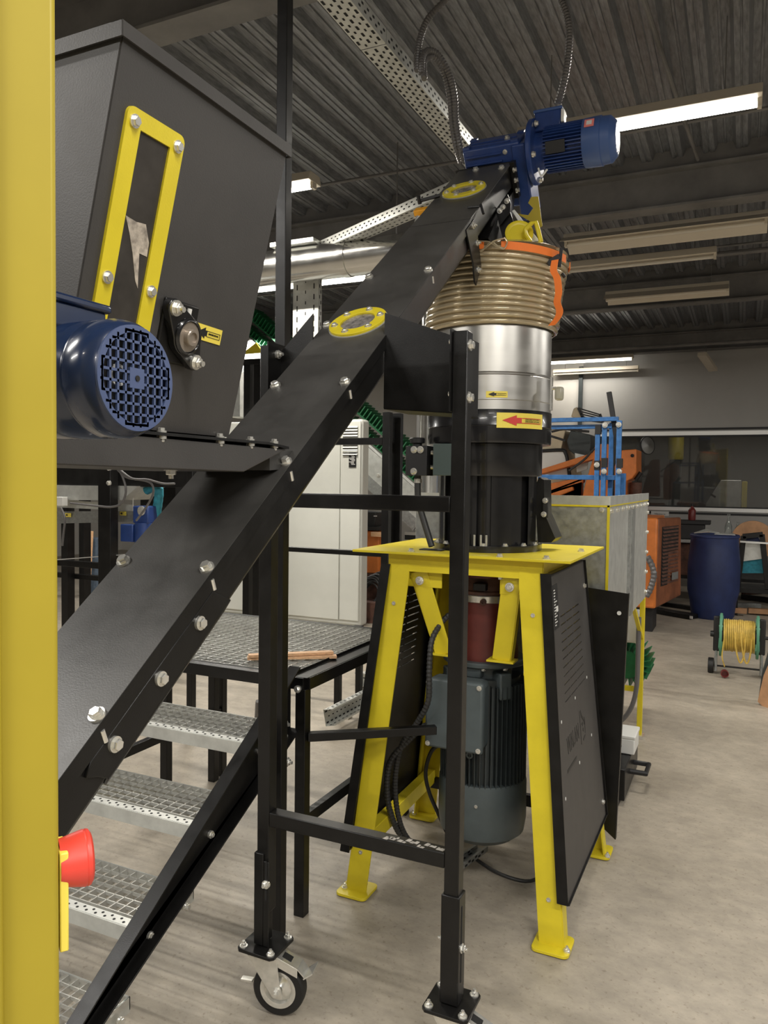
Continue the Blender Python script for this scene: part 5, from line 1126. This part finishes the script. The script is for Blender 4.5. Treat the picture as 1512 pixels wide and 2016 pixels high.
# low black machine base with junction box
bb = thing('machine_base', (-.56, 3.98, 0), 'low black steel machine base with handle, on the floor behind the mill', 'machine base')
MB().span((-.80, 3.80, .02), (-.475, 4.30, .175)).build('base_body', 'black', bb, .004)
b = MB(); b.tube([(-.475, 4.00, .10), (-.40, 4.00, .10), (-.40, 4.14, .10), (-.475, 4.14, .10)], .013, 8); b.build('handle', 'blackmat', bb)
MB().span((-.78, 3.78, .0), (-.50, 4.28, .02)).build('base_foot', 'blackmat', bb)
jb = thing('junction_box', (-.53, 4.12, .176), 'light grey electrical junction box sitting on the low black base', 'junction box')
MB().span((-.63, 4.02, .176), (-.46, 4.20, .255)).build('box_body', 'white', jb, .006); MB().span((-.634, 4.016, .255), (-.456, 4.204, .272)).build('box_lid', 'white', jb, .004)
MB().lathe([(.028, 0), (.028, .006), (0, .006)], (-.55, 4.02, .215), (0, -1, 0), 18).build('cable_port', 'dark', jb)
tag(hose('cable', [(-.66, 3.86, .19), (-.60, 3.88, .22), (-.58, 3.95, .30), (-.60, 4.02, .31), (-.64, 4.08, .28)], .012, 'cabled', None, ridge=0, step=.02), 'short black cable looping over the low black base', 'cable')
# blue rack
br_ = thing('blue_rack', (-1.0, 6.0, 0), 'blue painted square-tube rack with hinged bars behind the galvanised bin', 'rack')
B6 = lambda x, y, v=6.0: px(x, y, 1, v)
for (xa, ya, xb, yb_, v_, w) in ((1060, 828, 1218, 829, 6.0, .032), (1060, 842, 1205, 840, 6.05, .032), (1060, 939, 1218, 936, 6.0, .036)):
    p1_, p2_ = B6(xa, ya, v_), B6(xb, yb_, v_); p2_[2] = p1_[2]; MB().bar(p1_, p2_, w, w).build('cross_bar', 'bluerack', br_, .003)
for (xa, v_, zt_, w) in ((1176, 5.95, 842, .034), (1189, 5.95, 834, .034), (1203, 6.06, 832, .034), (1218, 5.95, 828, .036), (1227, 6.1, 932, .045)):
    q = B6(xa, 900, v_); z_ = B6(xa, zt_, v_)[2]; MB().span((q[0]-w/2, v_-w/2, 0), (q[0]+w/2, v_+w/2, z_)).build('upright', 'bluerack', br_, .003)
for (x_, y_) in ((1191, 837), (1218, 836), (1189, 928), (1219, 928), (1175, 915)): bolt(br_, B6(x_, y_, 5.92), (0, -1, 0), .015)
for (x_, y_) in ((1178, 846), (1190, 911), (1220, 912), (1176, 916)): MB().box(B6(x_, y_, 5.95), (.042, .044, .07)).build('hinge_sleeve', 'blackmat', br_)
q1, q2 = B6(1199, 772, 6.06), B6(1210, 840, 6.06); MB().bar(q1, q2+(q2-q1)*.8, .035, .035, up=(0, 1, 0)).build('raised_bar', 'blackmat', br_)
# excavator
ex_ = thing('excavator', (-2.2, 10.0, 0), 'orange and cream digger with folded boom, parked behind the blue rack', 'vehicle')
E8 = lambda x, y, v=8.0: px(x, y, 1, v+1.6)
def plate(name, pts, v, t, mat, par=ex_, bev=0.01):
    return MB().slab([E8(x, y, v) for x, y in pts], t).build(name, mat, par, bev)
plate('cab_wall', [(1078, 846), (1129, 852), (1121, 885), (1137, 960), (1060, 960), (1060, 846)], 8.6, 1.0, 'cream')
cw = plate('cab_window', [(1066, 890), (1110, 888), (1117, 900), (1122, 935), (1066, 937)], 8.09, .02, 'white', bev=0.004)
b = MB(); b.tube(smooth_path([E8(x, y, 8.07) for x, y in ((1060, 888), (1106, 886), (1113, 892), (1117, 905), (1122, 940))], 4), .022, 8); b.build('window_seal', 'blackmat', cw)
plate('cab_rear', [(1131, 850), (1170, 858), (1170, 900), (1150, 905), (1128, 888), (1124, 870)], 8.3, .5, 'greyd'); plate('rear_window', [(1132, 892), (1160, 898), (1156, 924), (1136, 930)], 8.02, .02, 'galvlight', bev=0)
plate('roof_lamp', [(1128, 822), (1133, 806), (1140, 803), (1150, 825), (1148, 828)], 8.2, .25, 'cream')
b = MB()
for k in range(5): b.bar(E8(1140+k*1.5, 804+k*5.5, 8.05), E8(1180+k*1.3, 816+k*4.0, 8.05), .02, .016)
b.bar(E8(1139, 803, 8.05), E8(1150, 830, 8.05), .02, .03); b.bar(E8(1181, 815, 8.05), E8(1187, 832, 8.05), .02, .03); b.build('roof_grille', 'blackmat', ex_)
plate('boom', [(1066, 925), (1170, 892), (1174, 880), (1183, 875), (1201, 875), (1201, 990), (1147, 990), (1156, 950), (1170, 905), (1066, 935)], 7.9, .22, 'orange')
plate('boom_lower', [(1066, 955), (1150, 940), (1150, 950), (1066, 975), (1066, 990), (1120, 960), (1146, 948), (1147, 1010), (1066, 1010)], 7.95, .16, 'orange')
plate('hydraulic_ram', [(1075, 975), (1128, 958), (1130, 965), (1080, 985)], 7.8, .08, 'orange')
plate('counterweight', [(1224, 895), (1230, 888), (1258, 886), (1258, 930), (1250, 942), (1238, 948), (1238, 1000), (1216, 1000), (1216, 920)], 7.9, .5, 'orange')
MB().lathe([(.02, 0), (.02, .01)], E8(1245, 897, 7.64), (0, -1, 0), 16).build('pin_hole', 'dark', ex_)
q = E8(1251, 975, 7.85); MB().lathe([(.07, 0), (.07, .3)], (q[0], q[1], q[2]-.15), (0, 0, 1), 20).build('exhaust', 'rust', ex_); MB().cyl(E8(1251, 945, 7.85), E8(1262, 930, 7.85), .025, 12).build('exhaust_pipe', 'blackmat', ex_)
for pts in ([(1120, 927), (1150, 905), (1165, 888), (1175, 880)], [(1086, 850), (1110, 845), (1140, 848), (1165, 850)], [(1082, 858), (1102, 864), (1120, 870)]): hose('hydraulic_hose', [E8(x, y, 7.7) for x, y in pts], .014, 'cabled', ex_, ridge=0, step=.05)
MB().span((-3.1, 9.7, 0), (-1.2, 10.8, .55)).build('undercarriage', 'blackmat', ex_, .05); MB().span((-2.8, 9.8, .5), (-1.3, 10.7, 1.2)).build('engine_body', 'orange', ex_, .04)
ml = thing('round_mirror', tuple(E8(1276, 877, 8.4)), 'round convex mirror on an arm, in front of the window', 'mirror')
dv = Vector((.75, -.62, .1)).normalized(); c = E8(1275, 877, 8.4); MB().lathe([(0, -.03), (.09, -.02), (.11, 0), (.105, .006), (0, .012)], c, dv, 30).build('mirror_glass', 'pipe', ml); MB().lathe([(.112, -.012), (.115, .004), (.105, .008)], c, dv, 30, cap=False).build('mirror_rim', 'blackmat', ml); MB().cyl(c, c+Vector((-.3, .1, -.25)), .012, 8).build('mirror_arm', 'blackmat', ml)
# orange space heater
ht = thing('orange_heater', (-.85, 8.6, 0), 'boxy orange heater with black louvred front, left of the blue barrel', 'heater')
xa, xb = -.80, -.60; z0_, z1_ = .27, 1.20; va_, vb2 = 8.35, 9.05
b = MB(); b.ext(rr(va_, z0_, vb2+.25, z1_, .07), (xa-.35, 0, 0), (0, 1, 0), (0, 0, 1), (1, 0, 0), .35); hb = b.build('heater_shell', 'orange', ht, .01)
A1, A2, A3, A4 = [px(x, y, 1, v_) for x, y, v_ in ((1296, 1022, 8.35), (1337, 1022, 9.0), (1337, 1165, 9.0), (1292, 1180, 8.35))]
b = MB(); b.slab([(xa, va_-.02, z0_), (xa, va_-.02, z1_), (A2[0], A2[1], z1_-.01), (A3[0], A3[1], z0_+.06)], .05); b.build('louvred_front', 'heater', ht, .02); b = MB()  # front takes the darker orange, shade painted into its colour
b.slab([(xa-.35, va_-.03, z0_), (xa-.35, va_-.03, z1_), (xa+.02, va_-.03, z1_), (xa+.02, va_-.03, z0_)], .06); fro = b.build('heater_front', 'orange', ht, .02)
b = MB(); Q = lambda a, c_: Vector((xa, va_-.02, 0))*(1-a)+Vector((A2[0], A2[1], 0))*a+Vector((.027, -.02, z1_-.10-(z1_-z0_-.32)*c_))
for k in range(16): b.slab([Q(.18, k/16), Q(.85, k/16), Q(.85, (k+.55)/16)+Vector((.012, -.008, 0)), Q(.18, (k+.55)/16)+Vector((.012, -.008, 0))], .003)
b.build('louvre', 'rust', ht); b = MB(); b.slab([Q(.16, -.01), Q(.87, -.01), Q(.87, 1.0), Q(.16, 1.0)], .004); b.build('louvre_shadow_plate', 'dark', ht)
b = MB(); b.slab([Q(.55, .80)+Vector((.02, -.015, 0)), Q(.82, .80)+Vector((.02, -.015, 0)), Q(.82, .93)+Vector((.02, -.015, 0)), Q(.55, .93)+Vector((.02, -.015, 0))], .004); b.build('badge', 'galv', ht)
MB().span((xa-.3, va_+.1, 0), (xa-.02, va_+.5, z0_)).build('heater_stand', 'blackmat', ht)
tag0 = (hose('flex_duct', [px(x, y, 1, 8.2) for x, y in ((1274, 1095), (1284, 1115), (1287, 1135), (1280, 1160), (1272, 1175))], .03, 'conduit', ht, ridge=.1, step=.02))
# blue barrel
q = px(1408, 1206, 2, 0); bx_, by_ = -.285, 9.75
br2 = thing('blue_barrel', (bx_, by_, 0), 'navy blue plastic barrel standing on the floor before the grey wall', 'barrel')
MB().lathe([(.0, 0), (.215, 0), (.235, .03), (.255, .2), (.283, .32), (.285, .62), (.268, .80), (.258, .93), (.262, .945), (.262, .975), (.24, .975), (.24, .955), (0, .95)], (bx_, by_, 0), (0, 0, 1), 48).build('barrel_body', 'barrel', br2)
MB().lathe([(.264, .94), (.272, .945), (.272, .965), (.264, .97)], (bx_, by_, 0), (0, 0, 1), 48, cap=False).build('barrel_ring', 'barrel', br2)
o = MB(); o.slab([(bx_-.22, by_-.1, .985), (bx_-.05, by_-.18, 1.01), (bx_+.05, by_, .99), (bx_-.1, by_+.15, 1.02)], .012); o.slab([(bx_+.0, by_-.16, .985), (bx_+.22, by_-.1, .98), (bx_+.2, by_+.08, .985), (bx_+.02, by_+.05, .985)], .008); tag(o.build('crumpled_sheet', 'galvlight'), 'crumpled pale plastic sheet lying on top of the blue barrel', 'sheet')
# black steel sections on the floor
for (x0_, x1_, y_, z_, lab) in ((1285, 1366, 1206, 0, 'flat black steel section with bright strip on the floor before the barrel'), (1290, 1381, 1192, 0, 'narrow black steel bar lying behind the flat section')):
    p1_, p2_ = px(x0_, y_-6, 2, 0.03), px(x1_, y_+8, 2, 0.03); o = MB().bar(p1_, p2_, .16 if y_ > 1200 else .05, .05).build('steel_section', 'black', None, .004); tag(o, lab, 'steel section')
    if y_ > 1200: MB().bar(p1_+(p2_-p1_)*.42+Vector((0, -.085, .0)), p1_+(p2_-p1_)*.98+Vector((0, -.085, .0)), .012, .03).build('bright_strip', 'alu', o)
# bench by the wall with bottles, machine parts
wb = thing('wall_bench', (.2, 11.2, 0), 'dark steel workbench along the grey wall behind the barrel', 'workbench')
MB().span((-1.1, 10.9, .78), (1.6, 11.9, .82)).build('bench_top', 'galv', wb); MB().span((-1.1, 10.92, .30), (1.6, 11.9, .34)).build('bench_shelf', 'black', wb)
for x_ in (-1.05, -.1, .5, 1.5): MB().span((x_, 10.92, 0), (x_+.06, 10.98, .78)).build('leg', 'black', wb)
MB().span((-1.05, 11.0, .34), (-.25, 11.5, .76)).build('drawer_block', 'rust', wb); 
bn = MB().span((-.86, 10.99, .46), (-.78, 11.0, .72)).build('paper_label', 'paper', wb)
tb_ = thing('tool_box', (-.75, 11.2, .82), 'long black tool box on the bench behind the barrel', 'tool box'); MB().span((-1.1, 11.0, .82), (-.45, 11.3, 1.02)).build('box_body', 'blackmat', tb_, .01); MB().span((-1.1, 10.98, 1.02), (-.38, 11.3, 1.07)).build('box_lid', 'galvlight' if False else 'blackmat', tb_, .005)
q = px(1362, 1022, 1, 11.1)
rb = thing('red_bottle', (q[0], 11.1, 1.07), 'small dark red bottle standing on the black tool box', 'bottle'); MB().lathe([(.0, 0), (.045, 0), (.048, .03), (.048, .13), (.03, .16), (.018, .17), (.018, .19), (0, .19)], (q[0], 11.1, 1.072), (0, 0, 1), 24).build('bottle_body', 'rust' if False else MT.setdefault('dred', node_mat('dark_red_plastic', (.16, .02, .018), .4)), rb); MB().lathe([(.02, 0), (.02, .03), (0, .03)], (q[0], 11.1, 1.26), (0, 0, 1), 14).build('bottle_cap', 'blackmat', rb)
q = px(1434, 1040, 1, 10.95)
for dx, lab, sc_ in ((0, 'tall clear glass bottle standing on the bench right of the barrel', 1.), (.11, 'shorter clear glass bottle beside the tall one on the bench', .72)):
    tag(MB().lathe([(r*1, h*sc_) for r, h in ((0, 0), (.042, 0), (.045, .01), (.045, .19), (.016, .28), (.014, .33), (.018, .335), (.018, .35), (0, .35))], (q[0]+dx, 10.95, .822), (0, 0, 1), 24).build('glass_bottle', 'clear'), lab, 'bottle', 'glass bottles on the wall bench')
# paper notice under the window
pn = thing('wall_notice', (-.95, Y1-.02, 1.05), 'small white printed notice under the window ledge', 'notice')
q = px(1299, 1011, 1, Y1-.03); MB().box((q[0], Y1-.012, q[2]), (.26, .004, .07)).build('notice_sheet', 'paper', pn); text(pn, 'Willkommen bei', (q[0], Y1-.016, q[2]-.008), (1, 0, 0), (0, 0, 1), .03, 'ink', w=.16)
# brown spool machine right of the barrel
sp_ = thing('cutting_machine', (.2, 10.2, 0), 'cutting machine with a big brown round guard and dark blue knob, at the right edge', 'machine')
G = lambda x, y, v=10.2: px(x, y, 1, v)
c = G(1482, 1065); MB().lathe([(.0, 0), (.235, 0), (.24, .02), (.24, .10), (0, .10)], (c[0], 10.3, c[2]), (0, -1, 0), 48).build('round_guard', 'ply', sp_)
MB().lathe([(.0, 0), (.13, 0), (.12, .03), (0, .04)], (c[0], 10.2, c[2]-.03), (0, -1, 0), 40).build('pale_disc', 'galvlight', sp_)
MB().lathe([(.0, 0), (.075, 0), (.075, .03), (.02, .035), (.02, .04), (0, .04)], (c[0], 10.15, c[2]+.0), (0, -1, 0), 32).build('blue_knob', 'barrel', sp_)
for (x0_, y0_, x1_, y1_) in ((1464, 1055, 1452, 1160), (1500, 1052, 1512, 1160), (1462, 1056, 1502, 1052)): MB().bar(G(x0_, y0_, 10.05), G(x1_, y1_, 10.05), .06, .05, up=(0, 1, 0)).build('frame_bar', 'black', sp_, .003)
MB().bar(G(1457, 1066, 9.98), G(1520, 1070, 9.98), .05, .02).build('guide_rail', 'alu', sp_)
MB().slab([G(1463, 1100, 10.15), G(1505, 1100, 10.15), G(1508, 1128, 10.15), G(1460, 1128, 10.15)], .05).build('teal_bed', 'teal', sp_); MB().span((c[0]-.2, 10.0, .28), (c[0]+.4, 10.5, .33)).build('base_plate', 'black', sp_); 
for x_ in (c[0]-.18, c[0]+.35): MB().span((x_, 10.02, 0), (x_+.04, 10.06, .30)).build('leg', 'black', sp_)
MB().slab([G(1464, 1068, 10.1), G(1495, 1066, 10.1), G(1500, 1100, 10.1), G(1462, 1105, 10.1)], .03).build('clear_shield', 'galvlight', sp_)
# scrap offcuts on the floor
random.seed(3)
for i, (x_, y_, l, a, mat, lab) in enumerate(((1468, 1190, .35, .3, 'galv', 'thin bright metal offcut on the floor right of the barrel'), (1490, 1178, .40, -.5, 'blackmat', 'black metal offcut lying on top of the scrap by the bench'), (1500, 1205, .30, .1, 'ply', 'brown board offcut on the floor at the far right'), (1452, 1205, .2, 0, 'ply', 'small brown cardboard piece at the foot of the barrel'), (1480, 1170, .3, .8, 'rust', 'rusty brown offcut beneath the bench'))):
    q = px(x_, y_, 2, .04); tag(MB().box((q[0], q[1], .03+.01*i), (l, .08, .06), Matrix.Rotation(a, 3, 'Z')).build('scrap_offcut', mat, None, .003), lab, 'offcut', 'scrap offcuts on the floor')
# hose/cable reel on wheels
rl = thing('cable_reel', (.02, 6.85, 0), 'green-flanged reel cart wound with yellow cable, on wheels on the floor', 'cable reel')
c = Vector((.005, 6.85, .325)); 
for s in (-1, 1):
    MB().lathe([(.0, -.006), (.06, -.006), (.06, .006), (0, .006)], c+Vector((s*.135, 0, 0)), UX, 24).build('hub', 'greenp', rl)
    MB().lathe([(.150, -.009), (.172, -.010), (.176, 0), (.172, .010), (.150, .009), (.150, -.009)], c+Vector((s*.135, 0, 0)), UX, 40, cap=False).build('flange', 'greenp', rl)
    m = MB()
    for k in range(5): a = k*2*PI/5; m.bar(c+Vector((s*.135, math.cos(a)*.05, math.sin(a)*.05)), c+Vector((s*.135, math.cos(a)*.155, math.sin(a)*.155)), .014, .03, up=UX)
    m.build('flange_spoke', 'greenp', rl)
    MB().bar(c+Vector((s*.168, 0, .15)), c+Vector((s*.168, 0, -.14)), .05, .03, up=(0, 1, 0)).build('side_frame', 'blackmat', rl, .01)
    m = MB(); m.tube(smooth_path([c+Vector((s*.168, 0, -.12)), c+Vector((s*.168, -.02, -.24)), c+Vector((s*.168, -.03, -.30))], 5), .012, 8); m.build('leg_tube', 'galv', rl)
MB().cyl(c+Vector((-.16, 0, 0)), c+Vector((.22, 0, 0)), .014, 12).build('axle', 'blackmat', rl); MB().lathe([(.024, 0), (.026, .01), (.024, .03), (0, .03)], c+Vector((-.185, 0, .0)), (-1, 0, 0), 12).build('knob', 'blackmat', rl)
b = MB(); 
for layer in range(3):
    R0 = .098+.014*layer; pts = []
    for k in range(16*16):
        a = 2*PI*k/16; x_ = (-.115+.23*((k/256+random.uniform(-.003, .003)) if layer % 2 == 0 else 1-k/256)); pts.append(c+Vector((x_, math.cos(a)*(R0+random.uniform(-.003, .004)), math.sin(a)*(R0+random.uniform(-.003, .004)))))
    b.tube(pts, .0065, 6)
for xo in (.0, .045): b.tube(smooth_path([c+Vector((-.03+xo, -.12, .05)), c+Vector((-.02+xo, -.14, -.08)), c+Vector((.01+xo, -.12, -.19)), c+Vector((.035+xo, -.12, -.15)), c+Vector((.05+xo, -.13, .02))], 6), .0065, 6)
b.tube(smooth_path([c+Vector((-.11, -.12, -.02)), c+Vector((-.12, -.13, -.15)), c+Vector((-.10, -.10, -.24))], 5), .005, 6)
b.build('wound_cable', 'cable', rl); MB().lathe([(.085, -.13), (.085, .13)], c, UX, 24).build('drum', 'blackmat', rl)
MB().lathe([(.0, -.022), (.058, -.022), (.062, -.018), (.062, .018), (.058, .022), (0, .022)], (c[0]-.205, 6.86, .062), UX, 28).build('wheel', 'rubber', rl); MB().lathe([(.0, -.022), (.058, -.022), (.062, -.018), (.062, .018), (.058, .022), (0, .022)], (c[0]+.215, 6.86, .062), UX, 28).build('wheel', 'rubber', rl)
MB().cyl((c[0]-.20, 6.86, .062), (c[0]+.21, 6.86, .062), .008, 8).build('wheel_axle', 'blackmat', rl)
t = thing('red_plug', (c[0]-.10, 6.72, 0), 'red round power plug on the floor under the yellow cable', 'plug'); MB().lathe([(.0, 0), (.028, 0), (.03, .01), (.03, .05), (.024, .05), (.024, .02), (0, .02)], (c[0]-.10, 6.74, .035), (.1, -1, .05), 24).build('plug_body', MT['dred'], t)
# standing board at the right margin
b = MB(); q = [px(1494, 1382, 1, 6.02), px(1545, 1430, 1, 5.85), px(1545, 1240, 1, 6.05), px(1506, 1330, 1, 6.06)]
bd = thing('timber_board', tuple(px(1505, 1388, 2, 0)), 'brown board leaning at the right edge of the photo, beside the reel', 'board')
b.slab(q, .03).build('board_face', 'ply', bd, .003)
b = MB(); b.slab([px(1493, 1378, 1, 6.10), px(1506, 1325, 1, 6.10), px(1545, 1200, 1, 6.10), px(1545, 1170, 1, 6.10), px(1500, 1325, 1, 6.10)], .03); b.build('board_edge', 'greyd', bd)
